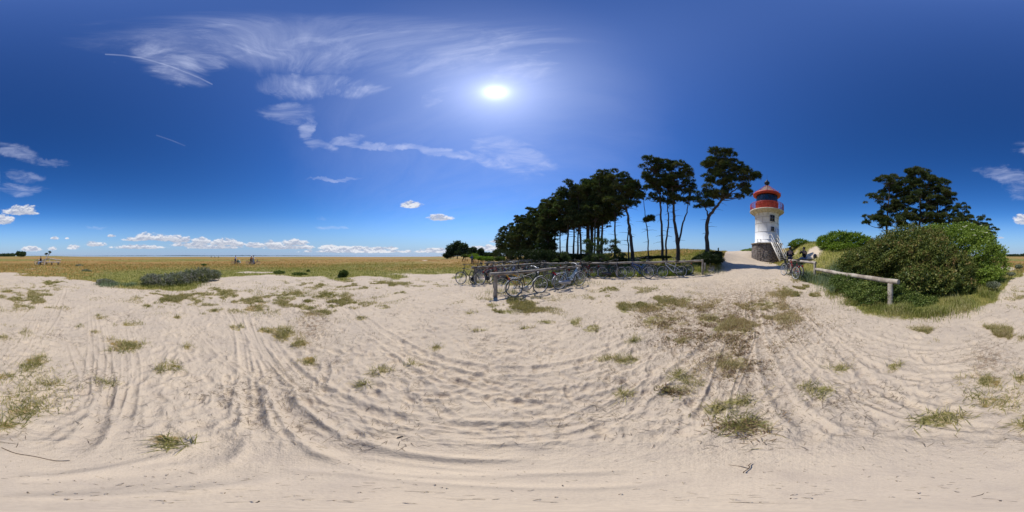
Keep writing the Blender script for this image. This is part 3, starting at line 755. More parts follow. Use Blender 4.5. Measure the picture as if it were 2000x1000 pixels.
# steep stair
Tp, Bp = Vector((*pol(1512.5, 19.55), 3.16)), Vector((*pol(1529.5, 18.0), H(*pol(1529.5, 18.0)) + .02))
dr_ = Bp - Tp; sd = Vector((-dr_.y, dr_.x, 0)).normalized(); W_ = .40
st = empty('staircase', (0, 0, 0)); st.parent = LH
so_ = MB(); tm = MB(); hr = MB()
for s_ in (-1, 1):
    so_.bar(Tp + sd*W_*s_, Bp + sd*W_*s_, .06, .20)
N_ = 11
for k in range(1, N_):
    p = Tp + dr_*(k/N_); ang_ = math.atan2(dr_.y, dr_.x)
    tm.box(p, (.24, 2*W_ - .06, .035), Matrix.Rotation(ang_, 3, 'Z'))
tm.box(Tp - Vector((dr_.x, dr_.y, 0)).normalized()*.25 + Vector((0, 0, .0)), (.5, 2*W_ + .05, .04), Matrix.Rotation(math.atan2(dr_.y, dr_.x), 3, 'Z'))
dh = Vector((dr_.x, dr_.y, 0)).normalized()
for s_ in (-1, 1):
    o_ = sd*(W_ + .02)*s_
    for hh in (1.0, .52):
        hr.tube([Tp - dh*.55 + o_ + Vector((0, 0, hh)), Tp + o_ + Vector((0, 0, hh)), Bp + o_ + Vector((0, 0, hh))], .024, 6)
    hr.tube([Tp - dh*.55 + o_, Tp - dh*.55 + o_ + Vector((0, 0, 1.0))], .024, 6)
    for k in range(0, 5):
        p = Tp + dr_*(k/4) + o_; hr.tube([p, p + Vector((0, 0, 1.0))], .022, 6)
MS_ = pm('stair_white', (.78, .76, .70), (.60, .57, .50), scale=6)
for mb_, nm in ((so_, 'stringer'), (tm, 'tread'), (hr, 'handrail')): BLD(mb_, nm, MS_, st, nm == 'handrail')
# ladder at the left of the base
ld = MB(); a0 = cam_dir - .62
a_l = cam_dir + .0
for px_ in (1479.5, 1485.5):
    x_, y_ = pol(px_, 19.62); ld.tube([(x_, y_, .75), (x_, y_, 3.45), (*pol(px_, 19.9), 3.6), (*pol(px_, 20.4), 3.6), (*pol(px_, 20.4), 3.2)], .025, 6)
for k in range(9):
    z = .95 + k*.28; ld.tube([(*pol(1479.5, 19.62), z), (*pol(1485.5, 19.62), z)], .014, 5)
BLD(ld, 'ladder', pm('rusty_iron', (.10, .075, .06), (.06, .05, .045)), LH)

# ------------------------------------------------------------------ log rails
def wood_mat(name, c1, c2):
    return pm(name, c1, c2, scale=3, rough=.9, bump=.01, bscale=22, stretch=(1, 1, 1), detail=8)
M_log = wood_mat('weathered_log', (.46, .40, .32), (.24, .195, .15))
def rail(name_label, group, ends, posts, r=.075, hgt=.85, cat='rail'):
    """ends: rail end points; posts: plan points of the posts"""
    a, b = Vector(ends[0]), Vector(ends[1])
    p0 = posts[0]; root = empty('log_rail', (p0[0], p0[1], H(*p0)), 0, name_label, cat, group)
    n = max(4, int((b-a).length/.5)); pts = [a.lerp(b, k/n) + Vector((random.uniform(-.012, .012), random.uniform(-.012, .012), random.uniform(-.014, .014))) for k in range(n+1)]
    lg = MB().tube(pts, [r*random.uniform(.93, 1.07) for _ in pts], 12, jit=.05); BLD(lg, 'rail', M_log, root)
    for p in posts:
        t_ = ((Vector((p[0], p[1], 0)) - Vector((a.x, a.y, 0))).dot(Vector((b.x-a.x, b.y-a.y, 0))))/((b.x-a.x)**2 + (b.y-a.y)**2)
        zt = a.z + (b.z-a.z)*min(1, max(0, t_)) - r*.7
        if len(p) > 2: zt = p[2]
        z0 = H(p[0], p[1])
        BLD(MB().tube([(p[0], p[1], z0-.15), (p[0]+.005, p[1], (z0+zt)/2), (p[0], p[1], zt)], [r*1.1, r*1.02, r], 12, jit=.04), 'post', M_log, root)
    return root
GR = 'weathered log rails for leaning bicycles'
R1a, R1b = Vector((*pol(957, 5.95), .88)), Vector((*pol(1134, 9.2), .97))
rail('weathered log rail at the front with a post in the open sand, nearest the photographer', GR, (R1a, R1b), [pol(967.5, 5.95), tuple(R1a.lerp(R1b, .97))[:2]], r=.07)
R2a = Vector((*pol(921, 8.9), H(*pol(921, 8.9)) + .86)); R2b = Vector((2.5, 11.1, H(2.5, 11.1) + .86))
rail('log rail crowded with bicycles at the left end of the parking place, second row', GR, (R2a, R2b), [pol(929, 8.95), tuple(R2a.lerp(R2b, .95))[:2]], r=.065)
R4a = Vector((*pol(946, 14.0), H(*pol(946, 14)) + .88)); R4b = Vector((*pol(1062, 15.5), H(*pol(1062, 15.5)) + .9))
rail('low log rail farthest back, hidden behind rows of bicycles and bushes', GR, (R4a, R4b), [tuple(R4a.lerp(R4b, .04))[:2], tuple(R4a.lerp(R4b, .5))[:2], tuple(R4a.lerp(R4b, .95))[:2]])
R3a = Vector((*pol(1062, 11.4), 1.03)); R3b = Vector((*pol(1372, 9.9), EYE + 9.9*math.tan((500-509.5)*PXA)))
rail('long pale log rail in front of the pines ending in a square-topped post', GR, (R3a, R3b),
     [tuple(R3a.lerp(R3b, t_))[:2] for t_ in (.03, .5)] + [(*tuple(R3b)[:2], R3b.z + .1)], r=.06)
Ra, Rb = Vector((*pol(1755, 5.0), P(1755, 551.5, 5.0)[2])), Vector((*pol(1594, 9.2), P(1594, 526, 9.2)[2]))
rail('thick pale log rail with its sawn end before the bramble bush on the right', GR, (Ra, Rb), [pol(1739, 5.1), tuple(Ra.lerp(Rb, .45))[:2]], r=.088)
Rc, Rd = Vector((*pol(1594, 9.25), P(1594, 513, 9.25)[2])), Vector((*pol(1541, 10.7), P(1541, 508.5, 10.7)[2]))
rail('short higher log rail behind the two bicycles near the lighthouse stairs', GR, (Rc, Rd), [pol(1591.5, 9.25), pol(1545, 10.6)], r=.075)
# low marker posts at the foot of the lone pine
for k, (px_, d_, h_, l_) in enumerate(((1377, 10.6, .55, 'short pale post at the left edge of the dark mound by the lone pine'), (1387, 11.4, .5, 'short grey post standing in the shaded grass below the lone pine'))):
    x_, y_ = pol(px_, d_); z_ = H(x_, y_)
    o = mb_off(MB().tube([(x_, y_, z_-.15), (x_, y_, z_+h_*.6), (x_+.01, y_, z_+h_)], [.06, .055, .05], 10, jit=.05), (x_, y_, z_)).build('marker_post', M_log)
    o.location = (x_, y_, z_); tag(o, l_, 'post')

# ------------------------------------------------------------------ foliage generators
def unit(n, r=rng):
    v = r.normal(size=(n, 3)); return v/np.linalg.norm(v, axis=1)[:, None]
def needles(C, Rad, tufts, per, L, Wd, flat=.62, r=rng, up=.35):
    """clumps of needle tufts; returns V, F, rnd"""
    K = len(C)
    nT = np.maximum(4, (tufts*(Rad/np.mean(Rad))**2).astype(int))
    ci = np.repeat(np.arange(K), nT); n = len(ci)
    d = unit(n, r); d[:, 2] = np.where(d[:, 2] < -.2, -d[:, 2]*.6, d[:, 2])
    rad = Rad[ci]*r.uniform(.25, 1.0, n)**.6
    Pn = C[ci] + d*rad[:, None]*np.array([1, 1, flat])
    k = np.repeat(np.arange(n), per); m = len(k)
    nd = d[k]*.75 + unit(m, r)*.75 + np.array([0, 0, up]); nd /= np.linalg.norm(nd, axis=1)[:, None]
    sd_ = np.cross(nd, unit(m, r)); sd_ /= np.linalg.norm(sd_, axis=1)[:, None] + 1e-9
    LL = L*r.uniform(.6, 1.2, m)[:, None]; W2 = Wd*.5
    p = Pn[k]
    V_ = np.stack([p - sd_*W2*.5, p + sd_*W2*.5, p + nd*LL*.55 + sd_*W2, p + nd*LL, p + nd*LL*.55 - sd_*W2], 1).reshape(-1, 3)
    b_ = np.arange(m)*5
    F_ = np.stack([b_, b_+1, b_+2, b_+4], 1); F2 = np.stack([b_+4, b_+2, b_+3], 1)
    cr = r.random(K)
    rn = (cr[ci]*.55)[k] + r.random(m)*.45
    return V_, [F2, F_], np.concatenate([rn, rn])
def leafcloud(Pn, N, size, r=rng, spread=.9, asp=.55):
    n = len(Pn)
    nn = N*(1-spread) + unit(n, r)*spread; nn /= np.linalg.norm(nn, axis=1)[:, None] + 1e-9
    t1 = np.cross(nn, unit(n, r)); t1 /= np.linalg.norm(t1, axis=1)[:, None] + 1e-9
    t2 = np.cross(nn, t1); s_ = (size*r.uniform(.6, 1.3, n))[:, None]
    V_ = np.stack([Pn - t1*s_*.5, Pn + t2*s_*asp*.5 + nn*s_*.08, Pn + t1*s_*.5, Pn - t2*s_*asp*.5 + nn*s_*.08], 1).reshape(-1, 3)
    return V_, [np.arange(n*4).reshape(-1, 4)]
def leaf_obj(name, V_, F_, rn, mat, parent=None, loc=(0, 0, 0)):
    V_ = V_ - np.array(loc)
    # np_mesh keeps the face order of the list, rnd follows it
    return link(name, np_mesh(name, V_, F_, False, rn), mat, parent)
M_needle = leafm('pine_needles', [(.030, .050, .022), (.056, .084, .031), (.092, .112, .040), (.15, .14, .06)], trans=.25)
M_needle_l = leafm('young_pine_needles', [(.06, .09, .035), (.10, .135, .05), (.17, .19, .09)], trans=.25)
M_bark = pm('pine_bark', (.105, .078, .058), (.055, .042, .034), scale=5, rough=.95, bump=.03, bscale=14, stretch=(1, 1, .35))
def smooth_path(pts, m=5):
    P_ = np.array([tuple(p) for p in pts], float); n = len(P_); t = np.linspace(0, n-1, (n-1)*m+1); o = []
    for q in t:
        i_ = min(int(q), n-2); f = q-i_; p0 = P_[max(i_-1, 0)]; p1 = P_[i_]; p2 = P_[i_+1]; p3 = P_[min(i_+2, n-1)]
        o.append(.5*((2*p1) + (-p0+p2)*f + (2*p0-5*p1+4*p2-p3)*f*f + (-p0+3*p1-3*p2+p3)*f**3))
    return np.array(o)
def pine(base, trunks, blobs, label, group=None, seed=1, tufts=34, per=9, clumps=1.0, L=.23, Wd=.034, dead=True, mat=None, rad0=.15, cr=(.16, .46), limbs=22):
    r = np.random.default_rng(seed)
    root = empty('pine_tree', base, 0, label, 'tree', group)
    tk = MB(); paths = []
    for k, (pts, ra_) in enumerate(trunks):
        q = smooth_path(pts, 5); n = len(q); q[1:-1] += r.normal(size=(n-2, 3))*.025
        tk.tube(q, np.linspace(ra_, ra_*.28, n)*(1 + .5*np.exp(-np.arange(n)/1.2)*(k == 0)), 10, jit=.06); paths.append(q)
    allp = np.concatenate(paths)
    C = []; Rd_ = []
    for (c_, (rx, ry, rz)) in blobs:
        n = max(3, int(clumps*9.5*(rx*ry*rz)**(2/3)/.55))
        d = unit(n, r); rr_ = r.uniform(.3, 1.25, n)**.45
        p = np.array(c_) + d*rr_[:, None]*np.array([rx, ry, rz])
        C.append(p); Rd_.append(r.uniform(*cr, n))
    C = np.concatenate(C); Rd_ = np.concatenate(Rd_)
    pick = r.permutation(len(C))[:limbs + len(C)//4]
    lm = MB()
    for i_ in pick:
        c_ = C[i_]; cand = allp[allp[:, 2] < c_[2] - .15]
        if len(cand) == 0: continue
        dd = np.linalg.norm((cand - c_)*np.array([1, 1, 1.15]), axis=1); p = cand[np.argmin(dd + r.uniform(0, .7, len(dd)))]
        ln = np.linalg.norm(c_-p); mid = (p + c_)/2 + np.array([0, 0, -.10*ln]) + r.normal(size=3)*.08*ln
        lm.tube(smooth_path([p, mid, c_], 3), np.linspace(.022 + .016*ln, .010, 7), 5, cap=False)
    if dead:
        q = paths[0]
        zlo = base[2] + 1.8; zhi = C[:, 2].min() + .6
        for k in range(16):
            z = r.uniform(zlo, max(zlo+.5, zhi)); p = q[np.argmin(abs(q[:, 2]-z))]; a = r.uniform(0, 6.28); ln = r.uniform(.25, 1.0)
            e = p + np.array([math.cos(a)*ln, math.sin(a)*ln, r.uniform(-.25, .1)*ln]); m_ = (p+e)/2 + np.array([0, 0, .06*ln])
            lm.tube([p, m_, e], [.018, .012, .005], 4, cap=False)
    for V__ , fk in ((lm, lm.f),):
        if lm.v:
            base_n = tk.n; tk.v += lm.v; tk.n += lm.n
            for kk, ff in lm.f.items(): tk.f.setdefault(kk, []).extend([q + base_n for q in ff])
    BLD(tk, 'trunk', M_bark, root)
    V_, F_, rn = needles(C, Rd_, tufts, per, L, Wd, r=r)
    leaf_obj('crown', V_, F_, rn, mat or M_needle, root, base)
    return root
def PB(px, py, d, wpx, hpx, dep=1.0):
    """crown lobe seen at px,py, half width/height in view units, at distance d"""
    c_ = P(px, py, d); el_ = (500-py)*PXA
    w_ = wpx*PXA*d; h_ = hpx*PXA*d/math.cos(el_)**2*.92
    return (c_, (w_, w_*dep, h_))
def TP(d, *pts):
    """trunk path through view points; first point is put on the ground"""
    o = [];
    for i_, (px, py) in enumerate(pts):
        p = P(px, py, d)
        if i_ == 0: p = (p[0], p[1], H(p[0], p[1]) - .1)
        o.append(p)
    return o
GP = 'pines standing behind the long log rail'
def hero(px, d, trunks, blobs, label, seed, **k):
    x_, y_ = pol(px, d); return pine((x_, y_, H(x_, y_)), trunks, blobs, label, GP, seed, **k)
d = 12.8
hero(1382, d, [(TP(d, (1382, 500), (1381, 455), (1382, 430), (1390, 415), (1402, 400), (1411, 385), (1412, 350), (1405, 315)), .17),
     (TP(d, (1381, 455), (1383, 425), (1378, 405), (1370, 392))[1:], .07), ([P(1408, 392, d), P(1425, 378, d), P(1450, 362, d), P(1470, 350, d)], .07)],
     [PB(1404, 306, d, 27, 13), PB(1398, 325, d, 22, 14), PB(1428, 332, d, 26, 15), PB(1455, 344, d, 24, 11), PB(1400, 350, d, 24, 13), PB(1435, 362, d, 28, 13), PB(1408, 378, d, 26, 12), PB(1376, 378, d, 18, 13), PB(1372, 400, d, 16, 10), PB(1392, 400, d, 14, 7),
      PB(1465, 372, d, 14, 7), PB(1448, 382, d, 16, 6)],
     'lone wind-bent pine with a kinked trunk just left of the lighthouse', 11, clumps=1.35)
d = 14.5
hero(1325, d, [(TP(d, (1325, 505), (1323, 470), (1317, 430), (1315, 390), (1313, 350)), .19), (TP(d, (1, 1), (1325, 478), (1333, 440), (1341, 415), (1345, 385))[1:], .10)],
     [PB(1322, 332, d, 24, 14), PB(1342, 350, d, 22, 14), PB(1350, 372, d, 14, 10), PB(1318, 360, d, 26, 15), PB(1345, 392, d, 14, 9), PB(1325, 388, d, 20, 11)],
     'thick forked pine whose two stems part low, second tree left of the lone pine', 12)
d = 14.9
hero(1294, d, [(TP(d, (1294, 505), (1293, 460), (1290, 410), (1287, 370), (1280, 335)), .13)],
     [PB(1272, 318, d, 22, 13), PB(1290, 330, d, 26, 16), PB(1275, 345, d, 22, 15), PB(1295, 362, d, 24, 14), PB(1283, 385, d, 18, 12), PB(1268, 360, d, 15, 10)],
     'tall straight pine with the highest dark crown of the row', 13)
d = 15.3
hero(1302, d, [(TP(d, (1302, 505), (1302, 470), (1306, 430), (1303, 400), (1306, 370)), .10)], [PB(1308, 345, d, 20, 13), PB(1305, 370, d, 20, 12), PB(1312, 395, d, 12, 8)],
     'slim pine close beside the tall straight one, on its right', 14)
d = 14.2
hero(1268, d, [(TP(d, (1268, 505), (1265, 460), (1260, 420), (1256, 385)), .065)], [PB(1253, 372, d, 12, 9), PB(1246, 360, d, 12, 10), PB(1262, 432, d, 9, 4), PB(1256, 385, d, 12, 8), PB(1268, 428, d, 5, 4)],
     'very thin pine with a tuft half way up, alone between two gaps', 15, dead=True)
d = 13.6
hero(1237, d, [(TP(d, (1237, 508), (1233, 470), (1228, 435), (1221, 400), (1215, 370)), .16)], [PB(1212, 352, d, 24, 12), PB(1228, 372, d, 22, 13), PB(1210, 375, d, 24, 14), PB(1235, 390, d, 18, 10), PB(1222, 403, d, 22, 9), PB(1200, 395, d, 16, 10)],
     'stout pine leaning left with a bare lower stem, behind the blue bicycle', 16)
d = 14.6
hero(1228, d, [(TP(d, (1228, 505), (1227, 470), (1226, 440), (1225, 400)), .075)], [PB(1232, 362, d, 16, 10), PB(1236, 378, d, 15, 9)], 'slender upright pine touching the stout leaning one', 17)
d = 15.5
hero(1202, d, [(TP(d, (1202, 505), (1201, 460), (1201, 420), (1199, 385)), .11)], [PB(1182, 345, d, 22, 10), PB(1198, 350, d, 22, 13), PB(1180, 365, d, 22, 13), PB(1200, 378, d, 24, 14), PB(1186, 392, d, 20, 12), PB(1206, 410, d, 14, 7)],
     'straight pine with a broad crown at the open right edge of the dense grove', 18)

# dense grove: a few built kinds, then copies
def kind(seed, Ht, wid, rad, lean, low=.50):
    r = np.random.default_rng(seed)
    top = np.array([lean*r.uniform(.5, 1), lean*r.uniform(-.5, .5), Ht])
    tr_ = [np.array([0, 0, -.15]), np.array([lean*.15, 0, Ht*.3]), top*np.array([.5, .5, .6]) + r.normal(size=3)*[.15, .15, 0], top*np.array([1, 1, .92])]
    bl = []
    for k in range(8):
        z = Ht*(low + (.95-low)*(k/7)) ; w_ = wid*(1.05 - .5*(k/7)**1.6)*r.uniform(.7, 1.0); a = r.uniform(0, 6.28); o_ = wid*.45*(1 - k/9)
        bl.append(((top[0]*z/Ht + math.cos(a)*o_, top[1]*z/Ht + math.sin(a)*o_, z), (w_*.75, w_*.75, Ht*(.055 if low > .4 else .085))))
    return pine((0, 0, 0), [(tr_, rad)], bl, 'tall dark pine of the dense grove', 'pines of the dense grove', seed, tufts=26, per=8, L=.26, Wd=.042, cr=(.18, .48), limbs=12, clumps=.95)
KINDS = [kind(41, 8.6, 1.7, .13, .3), kind(42, 8.8, 1.5, .10, -.5), kind(43, 8.4, 1.9, .15, .2), kind(44, 9.0, 1.4, .10, .6), kind(45, 8.2, 2.0, .12, -.2), kind(46, 8.5, 2.0, .13, .3, .10), kind(47, 8.5, 1.7, .12, -.3, .24)]
PRO = [Proto(k) for k in KINDS]
gtop = [(962, 468), (975, 445), (990, 436), (1015, 416), (1030, 405), (1055, 398), (1068, 376), (1095, 374), (1108, 352), (1140, 353), (1155, 336), (1180, 332), (1215, 338), (1240, 350)]
gtx, gty = [a_[0] for a_ in gtop], [a_[1] for a_ in gtop]
LB_edge = 'tall dark pine in the front row of the dense grove behind the crowded log rails'
LB_deep = 'dark pine standing deep inside the dense grove, among many alike stems'
LB_far = 'pine at the far left tip of the grove where the row sinks towards the meadow'
spots = [(1176, 16.5, 1), (1160, 15.8, 1), (1150, 17.5, 1), (1135, 16.5, 1), (1120, 18.6, 1), (1108, 17.6, 1), (1095, 19.8, 1), (1083, 21.3, 1), (1070, 20.3, 1), (1060, 23, 1), (1048, 24.5, 1), (1038, 27, 1), (1028, 28.5, 1), (1018, 31.5, 1), (1008, 35, 1), (998, 39, 1), (990, 43, 1), (984, 47, 1), (978, 53, 1), (972, 60, 1)]
gr = np.random.default_rng(77)
for k in range(20):
    px_ = gr.uniform(1000, 1192); b_ = np.interp(px_, [972, 984, 998, 1018, 1048, 1083, 1120, 1160, 1192], [60, 47, 39, 31.5, 24.5, 21.3, 18.6, 16.5, 16.2])
    spots.append((px_, b_*gr.uniform(1.12, 1.5), 0))
used = set()
ORD = 'first second third fourth fifth sixth seventh eighth ninth tenth eleventh twelfth thirteenth fourteenth fifteenth'.split()
ei = -1
for n_, (px_, d_, edge) in enumerate(spots):
    x_, y_ = pol(px_, d_); z_ = H(x_, y_); ki = n_ % 5
    if px_ < 1078 and (n_ % 3 or px_ < 1010): ki = 5 + n_ % 2
    zt = EYE + d_*math.tan((500 - np.interp(px_, gtx, gty) - (2 if edge else 10))*PXA)
    sc = max(.75, (zt - z_)/(KINDS[ki].get('ht', 8.9)))*gr.uniform(.95, 1.02)
    gp = 'pines at the far tip of the grove' if px_ < 1000 else ('pines in the front row of the dense grove' if edge else 'pines deep inside the dense grove')
    if edge:
        ei += 1; lb = ORD[ei] + ' dark pine from the right in the front row of the dense grove' if ei < 15 else ORD[19-ei] + ' pine from the left end of the grove, low against the sky'
    else: lb = LB_deep if px_ >= 1000 else 'dark pine hidden behind the far left tip of the grove'
    if ki in used: o = PRO[ki].copy(lb, gp)
    else: o = KINDS[ki]; used.add(ki); o['label'] = lb; o['group'] = gp
    o.location = (x_, y_, z_ - .05); o.rotation_euler = (0, 0, gr.uniform(0, 6.28)); o.scale = (sc**.5 if sc < 1 else min(sc, 1.35), sc**.5 if sc < 1 else min(sc, 1.35), sc)

# young pines under the grove edge
for k, (px_, d_, h_, w_, lb) in enumerate([(1150, 11.6, 2.35, .55, 'young pale green pine left of the others beneath the grove edge'), (1172, 11.0, 2.5, .6, 'tallest pale green young pine, in the middle beneath the grove edge'), (1193, 11.8, 2.2, .5, 'young pine with long pale needles beside the stout leaning pine'),
                                 (1215, 12.3, 1.5, .35, 'small young pine with a thin top between the grove and the leaning pine'), (1100, 12.6, 1.5, .7, 'low bushy young pine in shade behind the silver bicycle')]):
    x_, y_ = pol(px_, d_); z_ = H(x_, y_); r = np.random.default_rng(300+k)
    bl = [((x_ + r.normal()*.2, y_ + r.normal()*.2, z_ + h_*(.3 + .62*q/5)), (w_*(1.15-.75*q/5)*.9, w_*(1.15-.75*q/5)*.9, h_*.09)) for q in range(6)]
    o = pine((x_, y_, z_), [([(x_, y_, z_-.1), (x_+.05, y_, z_+h_*.5), (x_, y_+.03, z_+h_*.92)], .035)], bl, lb, 'young pines under the grove', 300+k, tufts=16, per=9, L=.2, Wd=.02, dead=False, mat=M_needle_l, cr=(.14, .24), clumps=1.6, limbs=12)

# pines behind the right-hand bushes
GR2 = 'pines behind the bramble and elder bushes'
def rp(px, d, trunks, blobs, label, seed, **k):
    blobs = [(c_, (a_*1.15, b_*1.15, h_*1.35)) for c_, (a_, b_, h_) in blobs]
    x_, y_ = pol(px, d); pine((x_, y_, H(x_, y_)), trunks, blobs, label, GR2, seed, **k)
d = 15.5
rp(1731, d, [(TP(d, (1731, 490), (1732, 440), (1735, 400), (1738, 360)), .12)], [PB(1735, 352, d, 18, 8), PB(1712, 392, d, 20, 7), PB(1735, 372, d, 18, 6), PB(1702, 428, d, 20, 7), PB(1728, 420, d, 22, 8), PB(1722, 440, d, 16, 6), PB(1742, 400, d, 16, 7), PB(1745, 436, d, 18, 7)],
   'leftmost pine of the right-hand group, its layered boughs reaching left', 51)
d = 16.5
rp(1768, d, [(TP(d, (1768, 490), (1768, 440), (1765, 390), (1770, 350)), .13)], [PB(1752, 356, d, 20, 9), PB(1778, 345, d, 20, 9), PB(1768, 372, d, 24, 9), PB(1750, 380, d, 20, 8), PB(1765, 398, d, 22, 8), PB(1760, 415, d, 24, 8), PB(1772, 432, d, 26, 9)],
   'pine with a rounded crown second from the left of the right-hand group', 52)
d = 16
rp(1795, d, [(TP(d, (1790, 490), (1796, 440), (1798, 390), (1795, 350)), .15)], [PB(1798, 345, d, 24, 10), PB(1812, 362, d, 26, 11), PB(1790, 372, d, 24, 10), PB(1805, 392, d, 28, 11), PB(1795, 420, d, 26, 10)],
   'highest pine in the middle of the right-hand group with a pale stem', 53)
d = 17
rp(1830, d, [(TP(d, (1826, 490), (1828, 440), (1832, 400), (1835, 365)), .14)], [PB(1835, 362, d, 22, 9), PB(1848, 384, d, 18, 9), PB(1828, 388, d, 26, 10), PB(1838, 408, d, 26, 10), PB(1845, 430, d, 26, 10), PB(1820, 425, d, 26, 10)],
   'pine right of the highest one in the right-hand group', 54)
d = 21
rp(1878, d, [(TP(d, (1876, 490), (1878, 450), (1880, 410)), .12)], [PB(1880, 408, d, 14, 8), PB(1872, 425, d, 18, 9), PB(1886, 432, d, 20, 9), PB(1872, 448, d, 20, 8)], 'smaller pine with a pointed top beyond the elder bush', 55)
d = 24
rp(1915, d, [(TP(d, (1912, 490), (1914, 460), (1916, 430)), .11)], [PB(1918, 432, d, 12, 8), PB(1908, 445, d, 16, 7), PB(1926, 450, d, 18, 8), PB(1932, 462, d, 16, 7), PB(1905, 460, d, 18, 6)], 'last and lowest pine at the right end beyond the elder bush', 56)

# ------------------------------------------------------------------ leafy bushes
def bush(name, blobs, n, size, mat, label, cat='bush', group=None, seed=1, stems=8, shell=.55, extra=None, hang=True, rough=.6, shoots=0):
    r = np.random.default_rng(seed)
    cx_, cy_ = np.mean([b_[0][0] for b_ in blobs]), np.mean([b_[0][1] for b_ in blobs]); base = (cx_, cy_, H(cx_, cy_))
    root = empty(name, base, 0, label, cat, group)
    area = np.array([(b_[1][0]*b_[1][1]*b_[1][2])**(2/3) for b_ in blobs]); cnt = (n*area/area.sum()).astype(int)
    Ps, Ns, cl = [], [], []
    for bi, ((c_, rad), m) in enumerate(zip(blobs, cnt)):
        d_ = unit(m, r); c_ = np.array(c_); rad = np.array(rad)
        lum = 1 + rough*(fbm(d_[:, 0]*3.6 + bi*7 + d_[:, 2]*2.7, d_[:, 1]*3.6 + d_[:, 2]*3.1 + bi, 3, bi)-.5)*2
        rr_ = r.uniform(shell, 1.04, m)**.5*lum + (r.random(m) < .05)*r.exponential(.06, m)
        p = c_ + d_*rad*rr_[:, None]
        keep = np.ones(m, bool)
        for bj, (c2_, rad2) in enumerate(blobs):
            if bj != bi: keep &= (((p-np.array(c2_))/np.array(rad2))**2).sum(1) > .42
        gzz = base_h(p[:, 0], p[:, 1]); p[:, 2] = np.where(p[:, 2] < gzz, gzz + r.uniform(0, .12, m), p[:, 2])
        Ps.append(p[keep]); Ns.append(d_[keep]); cl.append((fbm(p[:, 0]*3, p[:, 1]*3 + p[:, 2]*3, 2, 1)*.9)[keep])
    if shoots:
        for k in range(shoots):
            c_, rad = blobs[r.integers(len(blobs))]; d_ = unit(1, r)[0]; d_[2] = abs(d_[2])*.9 + .05; d_ /= np.linalg.norm(d_)
            p0 = np.array(c_) + d_*np.array(rad)*.92; ln = r.uniform(.12, .42)*min(1, rad[2]*1.3); dr_2 = d_*.6 + np.array([r.normal()*.35, r.normal()*.35, r.uniform(.3, 1.0)]); dr_2 /= np.linalg.norm(dr_2); m = int(8 + ln*50)
            tt = r.random(m)[:, None]; pp = p0 + dr_2*ln*tt + np.array([0, 0, -.12])*ln*tt**2 + r.normal(size=(m, 3))*.028
            ok = np.ones(m, bool)
            for bj, (c2_, rad2) in enumerate(blobs): ok &= (((pp-np.array(c2_))/np.array(rad2))**2).sum(1) > .6
            Ps.append(pp[ok]); Ns.append(np.tile(dr_2, (ok.sum(), 1))); cl.append(np.full(ok.sum(), r.uniform(.5, 1.1)))
    Pn = np.concatenate(Ps); N_ = np.concatenate(Ns); cl = np.concatenate(cl)
    V_, F_ = leafcloud(Pn, N_, size, r)
    leaf_obj('foliage', V_, F_, np.clip(cl*.6 + r.random(len(Pn))*.5 - .05, 0, 1), mat, root, base)
    if stems:
        sm_ = MB()
        for k in range(stems):
            c_, rad = blobs[k % len(blobs)]; gx_, gy_ = c_[0] + r.normal()*rad[0]*.3, c_[1] + r.normal()*rad[1]*.3
            p0 = (gx_, gy_, H(gx_, gy_) - .05); e = np.array(c_) + unit(1, r)[0]*np.array(rad)*[.8, .8, .8]; e[2] = max(e[2], p0[2] + .3*rad[2])
            m_ = (np.array(p0) + e)/2 + r.normal(size=3)*.08
            sm_.tube(smooth_path([(base[0], base[1], base[2]-.05), p0, m_, e], 3), np.linspace(.010 + .012*rad[2], .005, 10), 5, cap=False)
        BLD(sm_, 'stems', pm('shrub_wood', (.14, .10, .07), (.09, .065, .05)), root)
    return root
M_bramble = leafm('bramble_leaves', [(.03, .05, .014), (.075, .105, .024), (.16, .175, .04), (.27, .165, .07)], trans=.22, gloss=.015)
M_lowgreen = leafm('low_green_leaves', [(.045, .07, .016), (.10, .145, .03), (.20, .23, .055)], trans=.25, gloss=.015)
M_elder = leafm('elder_leaves', [(.075, .12, .018), (.16, .23, .032), (.28, .34, .07)], trans=.3, gloss=.015)
M_bright = leafm('bright_leaves', [(.085, .14, .016), (.16, .24, .028), (.25, .32, .06)], trans=.4)
M_grey = leafm('grey_green_leaves', [(.06, .085, .035), (.13, .155, .075), (.22, .23, .17), (.27, .23, .25)], trans=.2)
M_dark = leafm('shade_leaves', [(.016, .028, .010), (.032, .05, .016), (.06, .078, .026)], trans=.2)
M_poplar = leafm('poplar_leaves', [(.022, .042, .014), (.045, .075, .024), (.08, .105, .04)], trans=.25)
bush('bramble_bush', [PB(1700, 512, 8.2, 52, 26), PB(1755, 500, 7.6, 55, 36), PB(1815, 505, 7.0, 52, 42), PB(1862, 530, 6.8, 42, 38), PB(1790, 474, 8.6, 62, 30), PB(1735, 485, 9.2, 46, 22), PB(1672, 520, 8.8, 34, 18), PB(1840, 550, 6.0, 34, 26), PB(1800, 545, 6.1, 40, 28), PB(1885, 560, 6.4, 20, 18)],
     105000, .085, M_bramble, 'big wild rose and bramble bush with reddish brown tips behind the thick log rail', seed=61, stems=26, shoots=900)
bush('low_shrub', [PB(1690, 572, 5.7, 40, 20), PB(1655, 555, 6.7, 34, 18), PB(1762, 580, 5.7, 40, 17), PB(1706, 585, 5.6, 26, 10), PB(1800, 590, 5.3, 32, 13), PB(1730, 566, 5.9, 38, 20)],
     42000, .055, M_lowgreen, 'low green bramble thicket around the post of the thick log rail', seed=62, stems=14, shoots=500)
